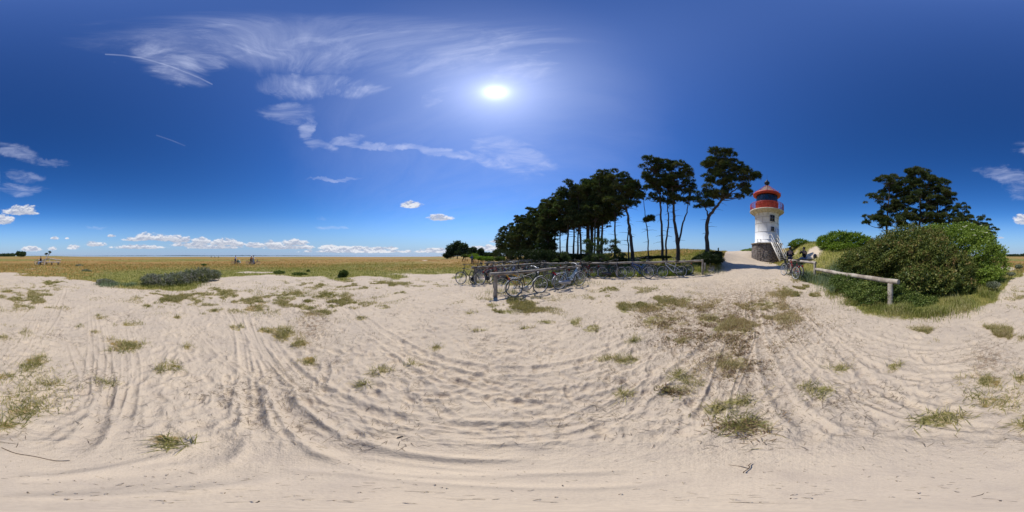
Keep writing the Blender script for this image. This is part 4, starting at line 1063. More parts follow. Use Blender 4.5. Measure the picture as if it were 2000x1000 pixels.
eb = bush('elder_bush', [PB(1862, 476, 9.8, 56, 34), PB(1900, 492, 9.3, 52, 42), PB(1934, 512, 9.4, 34, 36), PB(1832, 462, 10.4, 44, 22), PB(1888, 456, 10.6, 42, 18), PB(1915, 535, 8.6, 36, 22)],
     62000, .10, M_elder, 'bright elder bush with flat white flower heads at the right of the bramble bush', seed=63, stems=20, shoots=420)
r = np.random.default_rng(9)
V0, F0, q_ = [], [], 0
for k in range(46):
    c_, rad = [PB(1862, 476, 9.8, 56, 34), PB(1900, 492, 9.3, 52, 42), PB(1832, 462, 10.4, 44, 22), PB(1888, 456, 10.6, 42, 18)][k % 4]
    d_ = unit(1, r)[0]; d_[2] = abs(d_[2])*.8 + .25; d_ /= np.linalg.norm(d_); p = np.array(c_) + d_*np.array(rad)*1.08
    fl = MB()
    a_ = np.linspace(0, 2*math.pi, 17)[:-1]; q1 = .05*(1 + r.uniform(-.3, .3, 16)); q2 = .10*(1 + r.uniform(-.4, .3, 16))
    fl.add([p + np.array((0, 0, .015))] + [p + np.array((math.cos(t_)*u_, math.sin(t_)*u_, r.uniform(0, .015))) for t_, u_ in zip(a_, q1)] + [p + np.array((math.cos(t_)*u_, math.sin(t_)*u_, r.uniform(-.025, 0))) for t_, u_ in zip(a_, q2)], [(0, 1+m, 1+(m+1) % 16) for m in range(16)], [(1+m, 17+m, 17+(m+1) % 16, 1+(m+1) % 16) for m in range(16)])
    BLD(fl, 'flower_head', pm('cream_blossom', (.72, .70, .55), (.60, .60, .42)), eb)
bush('bright_bush', [PB(1614, 474, 14, 18, 14), PB(1640, 468, 14.3, 24, 16), PB(1668, 470, 14.3, 24, 16), PB(1690, 474, 14.6, 17, 12), PB(1645, 484, 13.6, 34, 10)],
     26000, .12, M_bright, 'bright green bush on the dune crest left of the bramble bush', seed=64, stems=10, shoots=160)
bush('dune_bush', [PB(1562, 475, 20, 16, 8), PB(1552, 478, 20, 12, 5), PB(1575, 477, 20.5, 9, 6)], 7000, .12, M_bright, 'small green bush on the dune crest right of the lighthouse stairs', seed=65, stems=6, shoots=50)
bush('dune_bush', [PB(1460, 489.5, 27, 12, 3.2), PB(1470, 488, 27.5, 9, 4)], 2600, .12, M_bright, 'flat green scrub on the sand crest left of the lighthouse base', seed=66, stems=3)
GSH = 'grey-green shrubs at the edge of the meadow'
bush('grey_shrub', [PB(296, 550, 8.6, 20, 14), PB(318, 550, 8.5, 24, 14), PB(345, 546, 8.9, 24, 14), PB(372, 542, 9.3, 20, 15), PB(395, 538, 9.6, 18, 15)], 26000, .055, M_grey, 'wide low grey-green shrub with purple tips at the meadow edge', group=GSH, seed=67, stems=12, shoots=260)
bush('grey_shrub', [PB(417, 537, 10.2, 14, 9)], 4200, .055, M_grey, 'small round grey shrub just right of the wide one', group=GSH, seed=68, stems=4, shoots=50)
bush('grey_shrub', [PB(205, 550, 9.0, 16, 5), PB(216, 553, 8.9, 12, 4)], 4000, .05, M_grey, 'flat dark shrub in blue-green grass left of the wide shrub', group=GSH, seed=69, stems=3)
bush('round_shrub', [PB(671, 535.5, 12.0, 8.5, 7.5), PB(668, 539, 11.9, 7, 4)], 5200, .07, M_lowgreen, 'single round dark green shrub in the middle of the meadow edge', seed=70, stems=4)
for k, (px_, py_, d_, w_, h_, lb) in enumerate([(545, 532, 14.5, 11, 3, 'low green shrub in the meadow right of the three people with bicycles'), (585, 535.5, 13.5, 14, 3, 'long low green shrub beside the round dark shrub, on its left'), (602, 529.5, 16, 3, 2.4, 'tiny dark plant in the meadow behind the long low shrub'),
                                               (398, 517, 24, 5, 2, 'tiny dark shrub in the meadow behind the wide grey shrub'), (155, 519, 26, 7, 3, 'grey-green shrub right of the wooden bench in the meadow'), (168, 529, 17, 8, 3, 'grey dwarf shrub in the grass below the bench'),
                                               (1990, 521, 17, 7, 4, 'grey dwarf shrub on the grass at the right end of the sand path'), (1940, 556, 6.8, 12, 6, 'pale grey-green dwarf shrub at the foot of the elder bush'), (1975, 535, 11, 7, 3, 'flat dark dwarf shrub beside the path right of the elder bush')]):
    bush('low_shrub' if k < 4 else 'grey_shrub', [PB(px_, py_, d_, w_, h_)], 1500 + (2200 if k == 7 else 0), .08 if k != 7 else .045, M_lowgreen if k < 4 else M_grey, lb, group='small shrubs scattered in the meadow', seed=80+k, stems=2)
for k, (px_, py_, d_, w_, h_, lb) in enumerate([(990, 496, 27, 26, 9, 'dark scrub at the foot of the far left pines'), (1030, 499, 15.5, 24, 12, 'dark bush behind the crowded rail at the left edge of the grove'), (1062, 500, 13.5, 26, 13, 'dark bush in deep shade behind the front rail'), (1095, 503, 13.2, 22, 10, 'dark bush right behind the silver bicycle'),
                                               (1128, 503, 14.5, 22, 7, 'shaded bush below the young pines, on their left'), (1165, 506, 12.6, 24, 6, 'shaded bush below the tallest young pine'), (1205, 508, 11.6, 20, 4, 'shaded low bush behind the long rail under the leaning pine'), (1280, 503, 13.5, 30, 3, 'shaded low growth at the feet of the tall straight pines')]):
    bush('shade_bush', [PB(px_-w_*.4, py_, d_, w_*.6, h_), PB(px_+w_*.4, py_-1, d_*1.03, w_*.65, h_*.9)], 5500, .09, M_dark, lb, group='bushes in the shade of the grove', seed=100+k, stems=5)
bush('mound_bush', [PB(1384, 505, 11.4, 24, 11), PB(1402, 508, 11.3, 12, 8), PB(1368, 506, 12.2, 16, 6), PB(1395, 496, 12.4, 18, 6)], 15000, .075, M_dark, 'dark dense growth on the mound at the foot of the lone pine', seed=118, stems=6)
for k, (p_, q_, w_, lb) in enumerate(((R1a.lerp(R1b, .45), R1a.lerp(R1b, .62), .34, 'green weeds growing under the front rail behind the dark green roadster'), (R1a.lerp(R1b, .75), R1a.lerp(R1b, .95), .25, 'dry green weeds under the right half of the front rail'), (R3a.lerp(R3b, .2), R3a.lerp(R3b, .42), .30, 'green weeds under the left part of the long rail'),
                                    (R3a.lerp(R3b, .45), R3a.lerp(R3b, .68), .28, 'green weeds under the middle of the long rail'), (R3a.lerp(R3b, .74), R3a.lerp(R3b, .97), .28, 'green weeds under the right end of the long rail'), (R2a.lerp(R2b, .3), R2a.lerp(R2b, .8), .3, 'dark weeds among the wheels at the second rail'))):
    if k in (2, 3, 4): continue
    bl = []
    for t_ in np.linspace(0, 1, 7):
        c_ = p_.lerp(q_, t_) + Vector((random.uniform(-.1, .1), random.uniform(-.1, .1), 0)); c_ = c_*(1 + (.85 if k in (2, 3, 4) else .35)/c_.length); hh = w_*random.uniform(.6, 1.1); bl.append(((c_.x, c_.y, H(c_.x, c_.y) + hh*.35), (.38, .3, hh)))
    bush('weed_clump', bl, 5000, .06, M_elder if k in (2, 3, 4) else M_lowgreen, lb, 'weeds', group='weeds under the rails', seed=400+k, stems=0, shell=.2)
for k, (px_, py_, d_, w_, h_, lb) in enumerate([(925, 501, 34, 9, 6, 'light green sapling next to the picnic bench'), (940, 505, 22, 10, 4, 'bright green low bush behind the second rail, left one'), (955, 506, 21, 11, 5, 'bright green bush behind the second rail, middle one'), (975, 506, 19, 11, 5, 'dark green bush behind the second rail, right one')]):
    bush('green_bush', [PB(px_, py_, d_, w_, h_)], 2600, .12, M_bright if k < 3 else M_lowgreen, lb, group='bushes behind the second rail', seed=120+k, stems=3)

# distant broadleaf trees
def leaftree(px, d, blobs, n, size, mat, label, group, seed, tr=.2, name='broadleaf_tree'):
    x_, y_ = pol(px, d); z_ = H(x_, y_); r = np.random.default_rng(seed)
    root = bush(name, blobs, n, size, mat, label, 'tree', group, seed, stems=0, shell=.4)
    for o in kids(root): o.name = 'crown'
    c_ = np.mean([b_[0] for b_ in blobs], axis=0); t_ = MB()
    t_.tube([(x_, y_, z_-.2), (x_+.1, y_, (z_ + c_[2])/2), tuple(c_)], [tr, tr*.8, tr*.4], 8)
    for (b_, rad) in blobs: t_.tube([((x_ + c_[0])/2, (y_ + c_[1])/2, z_ + (c_[2]-z_)*.5), tuple(b_)], [tr*.45, tr*.12], 6)
    BLD(t_, 'trunk', M_bark, root)
    return root
GT = 'broadleaf trees at the end of the meadow'
leaftree(893, 98, [PB(882, 487, 98, 10, 10), PB(893, 480, 98, 9, 10), PB(885, 493, 97, 12, 8)], 6000, .8, M_poplar, 'tallest dark broadleaf tree where meadow and sky meet', GT, 131, .35)
leaftree(905, 94, [PB(905, 486, 94, 9, 11), PB(902, 494, 93, 12, 7), PB(912, 492, 94, 8, 8)], 5000, .8, M_poplar, 'broad tree right of the tallest one at the meadow end', GT, 132, .35)
leaftree(872, 100, [PB(873, 499, 100, 8, 6), PB(878, 494, 100, 7, 7)], 2500, .8, M_poplar, 'low bushy tree at the left edge of the tree clump', GT, 133, .25)
leaftree(926, 85, [PB(924, 489, 85, 7, 7), PB(930, 495, 85, 8, 6), PB(920, 496, 84, 8, 6)], 3500, .7, M_poplar, 'ragged tree right of the broad one in the tree clump', GT, 134, .25)
leaftree(940, 80, [PB(939, 493, 80, 6, 8), PB(944, 498, 80, 8, 5)], 2500, .7, M_poplar, 'narrow dark tree at the right end of the tree clump', GT, 135, .25)
leaftree(957, 120, [PB(952, 497, 120, 8, 4), PB(962, 497, 118, 8, 4), PB(970, 495, 110, 7, 6)], 2500, .9, M_poplar, 'low distant trees closing the gap before the grove', GT, 136, .25)
leaftree(908, 52, [PB(908, 500, 52, 6, 3.2)], 1200, .35, M_lowgreen, 'small umbrella-shaped tree over the dark picnic table', 'small trees on the meadow', 137, .09)
leaftree(934, 33, [PB(934, 503.5, 33, 8, 3.0)], 1400, .22, M_bright, 'small light green tree before the second rail', 'small trees on the meadow', 138, .06)
leaftree(41, 200, [PB(37, 496, 200, 6, 5), PB(45, 496, 200, 6, 5)], 3500, 1.3, M_poplar, 'solitary round dark tree on the left horizon', None, 139, .5)
# far woods read as one mass
def woods(x0, x1, d, top, seed, label):
    r = np.random.default_rng(seed); Ps = []
    for px_ in np.arange(x0, x1, 1.6):
        h_ = top*r.uniform(.75, 1.1); n = 260; c_ = np.array([*pol(px_, d*r.uniform(.97, 1.1)), 0]); rad = np.array([d*PXA*2.0]*2 + [h_/2]); c_[2] = H(c_[0], c_[1]) + h_*.5
        Ps.append(c_ + unit(n, r)*rad*r.uniform(.6, 1, n)[:, None])
    Pn = np.concatenate(Ps); V_, F_ = leafcloud(Pn, Pn*0 + [0, 0, 1], d*.006, r)
    o = leaf_obj('distant_woods', V_, F_, r.random(len(Pn)), M_poplar); tag(o, label, 'woods', kind='stuff')
woods(-2, 29, 420, 9, 1, 'dark woods on the horizon at the far left'); woods(1967, 2000, 430, 7, 2, 'dark woods on the horizon at the far right')

HAZE = 2.2e-5
# ------------------------------------------------------------------ bicycles
M_tyre = pm('tyre_rubber', (.022, .022, .022), (.05, .045, .04), scale=8, rough=.85)
M_alu = pm('aluminium', (.55, .56, .58), (.42, .43, .45), scale=5, rough=.35, metal=.6)
M_dull = pm('dull_metal', (.09, .09, .095), (.05, .05, .055), rough=.4, metal=.4)
M_frame = pm('frame_paint', (.012, .018, .016), (.02, .026, .024), rough=.35, spec=.5)
M_saddle = pm('saddle_black', (.02, .02, .02), (.04, .035, .03), rough=.6)
def paint(name, c): return pm(name, c, tuple(q*.8 for q in c), rough=.35, spec=.5)
PAINTS = {'dark green': paint('paint_dark_green', (.008, .03, .018)), 'black': paint('paint_black', (.012, .012, .014)), 'blue': paint('paint_blue', (.02, .07, .28)), 'silver': paint('paint_silver', (.42, .44, .47)), 'pale blue': paint('paint_pale_blue', (.28, .42, .58)),
          'yellow': paint('paint_yellow', (.62, .34, .02)), 'red': paint('paint_red', (.32, .02, .02)), 'white': paint('paint_white', (.70, .70, .68)), 'teal': paint('paint_teal', (.02, .18, .17)), 'grey': paint('paint_grey', (.12, .13, .14))}
def arc(cx, cz, r, a0, a1, n, y=0): return [(cx + r*math.cos(a), y, cz + r*math.sin(a)) for a in np.linspace(R(a0), R(a1), n)]
def bicycle(name, style, guards, rack, basket, cguard):
    root = empty(name, (0, 0, 0), 0, 'bicycle', 'bicycle'); WR = .345; xr, xf = -.53, .56
    for x in (xr, xf):
        w = MB(); w.tube(arc(x, WR, WR-.036, 0, 360, 33)[:-1], .016, 5, closed=True)
        w.tube([(x, -.05, WR), (x, .05, WR)], .022 if x == xf else .034, 8)
        for k in range(20):
            a = k*2*math.pi/20; s_ = .03 if k % 2 else -.03
            w.tube([(x + .02*math.cos(a+.6), s_, WR + .02*math.sin(a+.6)), (x + (WR-.035)*math.cos(a), 0, WR + (WR-.035)*math.sin(a))], .003, 3, cap=False)
        wo = w.build('wheel', pm('rim_metal', (.62, .63, .64), (.48, .49, .50), scale=5, rough=.4, metal=.2), root)
        MB().tube(arc(x, WR, WR-.016, 0, 360, 33)[:-1], .019, 6, closed=True).build('tyre', M_tyre, wo)
    f = MB(); bb = (-.09, 0, .29); st = (-.235, 0, .80); ht = (.345, 0, .93); hb = (.385, 0, .78)
    f.tube([bb, st], .016, 7); f.tube([hb, ht], .019, 8)
    if style == 'diamond':
        f.tube([(-.21, 0, .75), (.36, 0, .88)], .015, 7); f.tube([bb, hb], .019, 7)
    elif style == 'mountain':
        f.tube([(-.18, 0, .64), (.355, 0, .86)], .018, 7); f.tube([bb, hb], .024, 7)
    else:
        f.tube(smooth_path([(.385, 0, .80), (.27, 0, .62), (.08, 0, .40), bb], 4), .024, 7); f.tube(smooth_path([(.36, 0, .87), (.22, 0, .68), (.02, 0, .50), (-.145, 0, .48)], 4), .014, 6)
    for s_ in (-1, 1):
        f.tube([(bb[0], .02*s_, bb[2]), (xr, .06*s_, WR)], .010, 5); f.tube([(-.215, .012*s_, .73 if style != 'mountain' else .62), (xr, .06*s_, WR)], .008, 5)
    f.build('frame', M_frame, root)
    k = MB()
    for s_ in (-1, 1): k.tube(smooth_path([(.39, .045*s_, .76), (.42, .05*s_, .62), (.47, .055*s_, .48), (xf, .055*s_, WR)], 3), .012, 6)
    k.tube([(.388, -.05, .765), (.388, .05, .765)], .015, 6); k.build('fork', M_frame if style != 'mountain' else M_alu, root)
    h = MB(); h.tube([ht, (.325, 0, 1.02)], .013, 6)
    if style == 'mountain': h.tube([(.325, 0, 1.02), (.40, 0, 1.04)], .014, 6); h.tube([(.38, -.30, 1.05), (.40, 0, 1.04), (.38, .30, 1.05)], .012, 6); g0 = [(.385, .22, 1.047), (.38, .31, 1.05)]
    else:
        hp = [(.15, .29, 1.07), (.27, .28, 1.085), (.36, .16, 1.09), (.37, 0, 1.05), (.36, -.16, 1.09), (.27, -.28, 1.085), (.15, -.29, 1.07)]
        h.tube(smooth_path(hp, 3), .011, 6); h.tube([(.325, 0, 1.02), (.37, 0, 1.05)], .013, 6); g0 = [(.24, .285, 1.083), (.13, .29, 1.068)]
    ho = h.build('handlebar', M_alu, root)
    for s_ in (-1, 1): MB().tube([(a, b*s_, c) for a, b, c in g0], .017, 7).build('grip', M_saddle, ho)
    p = MB().tube([st, (-.26, 0, .90)], .0125, 6); po = p.build('seat_post', M_alu, root)
    s = MB(); s.tube(smooth_path([(-.39, 0, .945), (-.36, 0, .95), (-.28, 0, .945), (-.18, 0, .94), (-.12, 0, .935)], 3), [.03, .06, .075, .085, .088, .082, .075, .062, .05, .04, .032, .027, .018], 10)
    s.v = [np.column_stack([v[:, 0], v[:, 1], .935 + (v[:, 2]-.94)*.42]) for v in s.v]; s.build('saddle', M_saddle, po)
    c = MB(); c.tube([(bb[0], -.07, bb[2]), (bb[0], .07, bb[2])], .022, 8)
    for s_, a in ((-1, R(35)), (1, R(215))):
        e = (bb[0] + .17*math.cos(a), .075*s_, bb[2] + .17*math.sin(a)); c.tube([(bb[0], .075*s_, bb[2]), e], .010, 5); c.box((e[0], .12*s_, e[2]), (.09, .085, .022))
    c.tube(arc(bb[0], bb[2], .085, 0, 360, 21, -.055)[:-1], .006, 4, closed=True)
    for k_ in range(5): c.tube([(bb[0], -.055, bb[2]), arc(bb[0], bb[2], .085, 72*k_, 72*k_, 1, -.055)[0]], .007, 4)
    c.build('crankset', M_alu, root)
    if cguard == 'disc':
        MB().lathe([(0, .007), (.03, .012), (.115, .006), (.12, 0), (.115, -.006), (0, -.008)], 20).tube([(0, 0, -.02), (0, 0, .02)], .02, 6)
        g = MB().lathe([(0, .007), (.03, .012), (.115, .006), (.12, 0), (.115, -.006), (0, -.008)], 20); g.v = [np.column_stack([v[:, 0] + bb[0], v[:, 2] - .07, v[:, 1] + bb[2]]) for v in g.v]; g.build('chain_guard', M_alu, root)
    elif cguard:
        g = MB(); out_ = arc(bb[0], bb[2], .115, -100, 100, 12) + arc(xr, WR-.01, .055, 110, 250, 6)
        n = len(out_); V_ = [(a, y, c_) for y in (-.078, -.062) for a, _, c_ in out_] + [(np.mean([o[0] for o in out_]), -.078, .3), (np.mean([o[0] for o in out_]), -.062, .3)]
        g.add(V_, [(k_, (k_+1) % n, 2*n) for k_ in range(n)] + [(n + (k_+1) % n, n+k_, 2*n+1) for k_ in range(n)], [(k_, n+k_, n+(k_+1) % n, (k_+1) % n) for k_ in range(n)])
        g.build('chain_guard', M_alu, root, False)
    else:
        g = MB(); g.tube(arc(bb[0], bb[2], .088, -95, 95, 9, -.055) + arc(xr, WR, .045, 95, 265, 5, -.055), .005, 4, closed=True); g.build('chain', M_black, root)
    if guards:
        for x, a0, a1 in ((xr, 20, 205), (xf, 30, 200) if False else (xf, 25, 172)):
            m = MB(); pts = arc(x, WR, WR+.028, a0 if x == xf else 10, a1 if x == xf else 190, 16)
            for q0, q1 in zip(pts[:-1], pts[1:]):
                d_ = Vector(q1)-Vector(q0); m.box(tuple((Vector(q0)+Vector(q1))/2), (d_.length*1.04, .052, .006), d_.to_track_quat('X', 'Z').to_matrix())
            e_ = pts[-1] if x == xr else pts[-1]
            for s_ in (-1, 1): m.tube([(x, .05*s_, WR), (e_[0], .026*s_, e_[2])], .003, 3)
            m.build('mudguard', M_alu, root, False)
    if rack:
        r_ = MB()
        for s_ in (-1, 1): r_.tube([(-.25, .05*s_, .735), (-.72, .06*s_, .745)], .006, 5); r_.tube([(-.60, .06*s_, .745), (xr, .06*s_, WR)], .005, 5)
        for k_ in range(5): x = -.32 - k_*.09; r_.tube([(x, -.055, .745), (x, .055, .745)], .005, 4)
        ro = r_.build('luggage_rack', M_alu, root); MB().box((-.74, 0, .70), (.03, .09, .06)).build('rear_light', pm('red_lens', (.45, .01, .01), (.4, .01, .01), rough=.2), ro, False)
    if basket:
        b_ = MB()
        for z, w_ in ((.76, .11), (.82, .12), (.88, .13), (.94, .14), (1.0, .15)): b_.tube([(.47-.02, -w_, z), (.47-.02, w_, z), (.47+1.5*w_, w_, z), (.47+1.5*w_, -w_, z)], .005, 4, closed=True)
        for k_ in range(7):
            t_ = -1 + k_/3
            for x0 in (0, 1): b_.tube([(.45 + x0*.185, .11*t_, .76), (.45 + x0*.245, .15*t_, 1.0)], .004, 3)
            b_.tube([(.46 + (t_+1)*.08, -.11, .76), (.46 + (t_+1)*.11, -.15, 1.0)], .004, 3); b_.tube([(.46 + (t_+1)*.08, .11, .76), (.46 + (t_+1)*.11, .15, 1.0)], .004, 3); b_.tube([(.45, .11*t_, .76), (.62, .11*t_, .76)], .004, 3)
        b_.build('basket', M_black, root)
    lt = MB(); lt.lathe([(0, -.04), (.022, -.035), (.036, 0), (.036, .02), (0, .022)], 12); lt.v = [np.column_stack([v[:, 2] + .43, v[:, 1], v[:, 0] + .86]) for v in lt.v]; lt.build('headlight', M_alu, root)
    ks = MB().tube([(-.14, .03, .27), (-.18, .14, .03)], .009, 5); ks.build('kickstand', M_alu, root)
    return root
B_A = bicycle('bicycle', 'diamond', True, True, False, 'disc')
B_B = bicycle('bicycle', 'step', True, True, False, True)
B_C = bicycle('bicycle', 'mountain', False, False, False, False)
B_D = bicycle('bicycle', 'step', True, True, True, False)
BP = {'A': Proto(B_A), 'B': Proto(B_B), 'C': Proto(B_C), 'D': Proto(B_D)}
first = {'A': B_A, 'B': B_B, 'C': B_C, 'D': B_D}
GB = 'bicycles parked along the log rails'
def bike(kind_, p_rear, p_front, color, label, lean=0, group=GB, guard=None):
    """placed by the ground points of the two wheels"""
    mats = {'frame_paint': PAINTS[color]}
    bike.n += 1
    if bike.n > 2 and kind_ + color not in ('Cwhite', 'Asilver'): mats['aluminium'] = M_dull
    if kind_ in first:
        o = first.pop(kind_); o['label'] = label; o['group'] = group
        for ch in [o] + [c for c in bpy.data.objects if c.parent and (c.parent == o or (c.parent.parent and c.parent.parent == o))]:
            if ch.type == 'MESH':
                for s_ in ch.material_slots:
                    m = mats.get(s_.material.name)
                    if m: s_.link = 'OBJECT'; s_.material = m
    else:
        o = BP[kind_].copy(label, group, dict(mats, **{m.name: PAINTS[color] for m in PAINTS.values()}))
    a, b = Vector(p_rear), Vector(p_front); m = (a+b)/2; th = math.atan2(b.y-a.y, b.x-a.x)
    z = H(m.x, m.y); za, zb = H(a.x, a.y), H(b.x, b.y); L_ = (b-a).length
    pitch = -math.atan2(zb-za, L_)
    o.location = (m.x, m.y, z - .012); o.rotation_euler = (R(lean), pitch, th)
    return o
bike.n = 0
def along(px0, d0, ang_deg, L=1.09):
    x, y = pol(px0, d0); a = R(ang_deg); return (x, y, 0), (x + math.cos(a)*L, y + math.sin(a)*L, 0)
def wheels(pxr, dr, pxf, df):
    a = Vector((*pol(pxr, dr), 0)); b = Vector((*pol(pxf, df), 0)); m = (a+b)/2; u = (b-a).normalized()*.545
    return m-u, m+u
rdir = math.degrees(math.atan2(R1b.y-R1a.y, R1b.x-R1a.x))
bike('A', *wheels(1001, 5.95, 1057, 6.45), 'dark green', 'dark green roadster with a round pale chain guard, nearest the front rail post', lean=6)
bike('B', *wheels(1091, 7.0, 1133, 7.65), 'pale blue', 'pale blue step-through bicycle with high silver handlebars at the right end of the front rail', lean=4)
bike('C', *wheels(1030, 6.9, 978, 6.45), 'yellow', 'yellow framed bicycle half hidden behind the front rail post', lean=-4)
bike('A', *wheels(1088, 7.6, 1108, 8.5), 'black', 'black bicycle leaning on the far side of the front rail behind the pale blue one', lean=-3)
bike('D', *wheels(1147, 10.1, 1120, 10.9), 'black', 'black bicycle with a basket under the left part of the long rail', lean=3)
bike('C', *wheels(1112, 7.9, 1075, 7.5), 'grey', 'grey bicycle squeezed between the dark green and the pale blue ones', lean=-3)
bike('D', *wheels(1120, 8.6, 1140, 9.3), 'dark green', 'green bicycle with a basket beyond the right end of the front rail', lean=-2)
# long rail on the right
bike('C', *wheels(1158, 9.6, 1129, 10.0), 'red', 'dark red mountain bicycle at the left of the long rail, nearer side', lean=4)
bike('A', *wheels(1100, 10.7, 1130, 10.1), 'dark green', 'dark bicycle at the left end of the long rail', lean=3)
bike('C', *wheels(1333, 9.35, 1293, 9.25), 'white', 'white mountain bicycle with pale tyres near the square-topped post', lean=5)
bike('A', *wheels(1347, 10.0, 1308, 9.95), 'black', 'tall black bicycle on the far side of the rail right beside the square-topped post', lean=-4)
bike('C', *wheels(1264, 9.0, 1231, 9.1), 'blue', 'blue mountain bicycle leaning on the middle of the long rail', lean=5)
bike('A', *wheels(1274, 9.75, 1240, 9.8), 'grey', 'bicycle with grey mudguards behind the blue mountain bicycle', lean=-4)
bike('B', *wheels(1178, 9.35, 1212, 9.1), 'black', 'black step-through bicycle left of the blue mountain bicycle', lean=4)
bike('D', *wheels(1200, 9.8, 1170, 10.1), 'teal', 'teal bicycle with a basket behind the black step-through one', lean=-3)
bike('D', *wheels(1245, 10.6, 1262, 10.3), 'pale blue', 'bicycle with raised handlebars standing free behind the blue mountain bicycle', lean=2)
# second rail, bicycles pushed in side by side
cr_ = np.random.default_rng(21); rd2 = (R2b-R2a).normalized(); nrm = Vector((rd2.y, -rd2.x, 0))
desc2 = [('A', 'black', 'black bicycle outermost left, hanging past the end of the second rail'), ('C', 'grey', 'grey mountain bicycle second from the left at the second rail'), ('A', 'red', 'dark red bicycle third from the left at the second rail'), ('D', 'black', 'bicycle with a black basket fourth from the left at the second rail'),
         ('B', 'blue', 'blue step-through bicycle in the middle of the second rail'), ('A', 'silver', 'silver bicycle right of the middle of the second rail'), ('C', 'black', 'black mountain bicycle behind the front rail post, at the second rail'), ('B', 'teal', 'teal bicycle third from the right at the second rail'), ('A', 'black', 'black roadster second from the right at the second rail'), ('D', 'dark green', 'green bicycle with basket last at the right of the second rail')]
for k, (kd, colr, lb) in enumerate(desc2):
    t_ = -.03 + k*.105; p = R2a.lerp(R2b, t_) ; side = 1 if k % 2 == 0 else -1
    u_ = (rd2*cr_.uniform(.55, .9) + nrm*side*cr_.uniform(.45, .8)).normalized(); c_ = p + nrm*side*.32
    a = c_ - u_*.54; b = c_ + u_*.54
    if k % 3 == 0: a, b = b, a
    bike(kd, (a.x, a.y, 0), (b.x, b.y, 0), colr, lb, lean=cr_.uniform(2, 6)*(-1 if k % 2 else 1), group='bicycles crowded on the second rail')
rd4 = (R4b-R4a).normalized(); n4 = Vector((rd4.y, -rd4.x, 0)); cols = ['black', 'silver', 'blue', 'grey', 'black', 'white', 'dark green', 'silver', 'red', 'grey', 'black', 'silver']
for row, (off, n_, lb) in enumerate(((-1.9, 8, 'the crowded middle row between the second and last rail'), (.45, 9, 'the crowded row along the last rail'))):
    for k in range(n_):
        p = R4a.lerp(R4b, -.04 + k*.125) + n4*(off*-1 if row == 0 else off) + Vector((cr_.uniform(-.15, .15), cr_.uniform(-.15, .15), 0))
        u_ = (rd4*cr_.uniform(.3, .9) + n4*cr_.choice([-1, 1])*cr_.uniform(.5, .9)).normalized(); a = p - u_*.54; b = p + u_*.54
        bike('ABCD'[(k+row) % 4], (a.x, a.y, 0), (b.x, b.y, 0), cols[(k*5+row*3) % 12], f'{ORD[k]} bicycle from the left in ' + lb, lean=cr_.uniform(-5, 5), group='bicycles in the crowded middle row' if row == 0 else 'bicycles in the crowded last row')
# two by the stairs
bike('A', *wheels(1551, 8.55, 1531.5, 9.3), 'black', 'black bicycle with high handlebars below the lighthouse stairs, nearer one', lean=5, group='two bicycles by the lighthouse stairs')
bike('B', *wheels(1558.5, 8.95, 1540, 9.7), 'red', 'bicycle with grey mudguards half hidden behind the nearer one below the stairs', lean=4, group='two bicycles by the lighthouse stairs')

# ------------------------------------------------------------------ people
M_skin = pm('skin', (.46, .27, .19), (.40, .23, .16), rough=.55)
M_hair = pm('dark_hair', (.03, .02, .015), (.05, .035, .025), scale=30, rough=.6)
M_grhair = pm('grey_hair', (.35, .33, .31), (.25, .24, .23), scale=30, rough=.6)
M_shoe = pm('shoe', (.05, .04, .035), (.08, .07, .06))
def cloth(name, c): return pm(name, c, tuple(q*.7 for q in c), scale=9, rough=.9, bump=.006, bscale=20)
def skinmesh(name, nodes, edges, mat, parent, root='pelvis', sub=2, join=None):
    keys = list(nodes); me = bpy.data.meshes.new(name)
    me.from_pydata([nodes[k][0] for k in keys], [(keys.index(a), keys.index(b)) for a, b in edges], [])
    o = link(name, me, mat, parent)
    m = o.modifiers.new('skin', 'SKIN'); m.use_smooth_shade = True
    sv = me.skin_vertices[0].data
    for i_, k in enumerate(keys):
        r_ = nodes[k][1]; sv[i_].radius = r_ if isinstance(r_, tuple) else (r_, r_); sv[i_].use_root = (k == root)
    s_ = o.modifiers.new('sub', 'SUBSURF'); s_.levels = sub; s_.render_levels = sub
    return o
def lerp(a, b, t): return tuple(a[i]+(b[i]-a[i])*t for i in range(3))
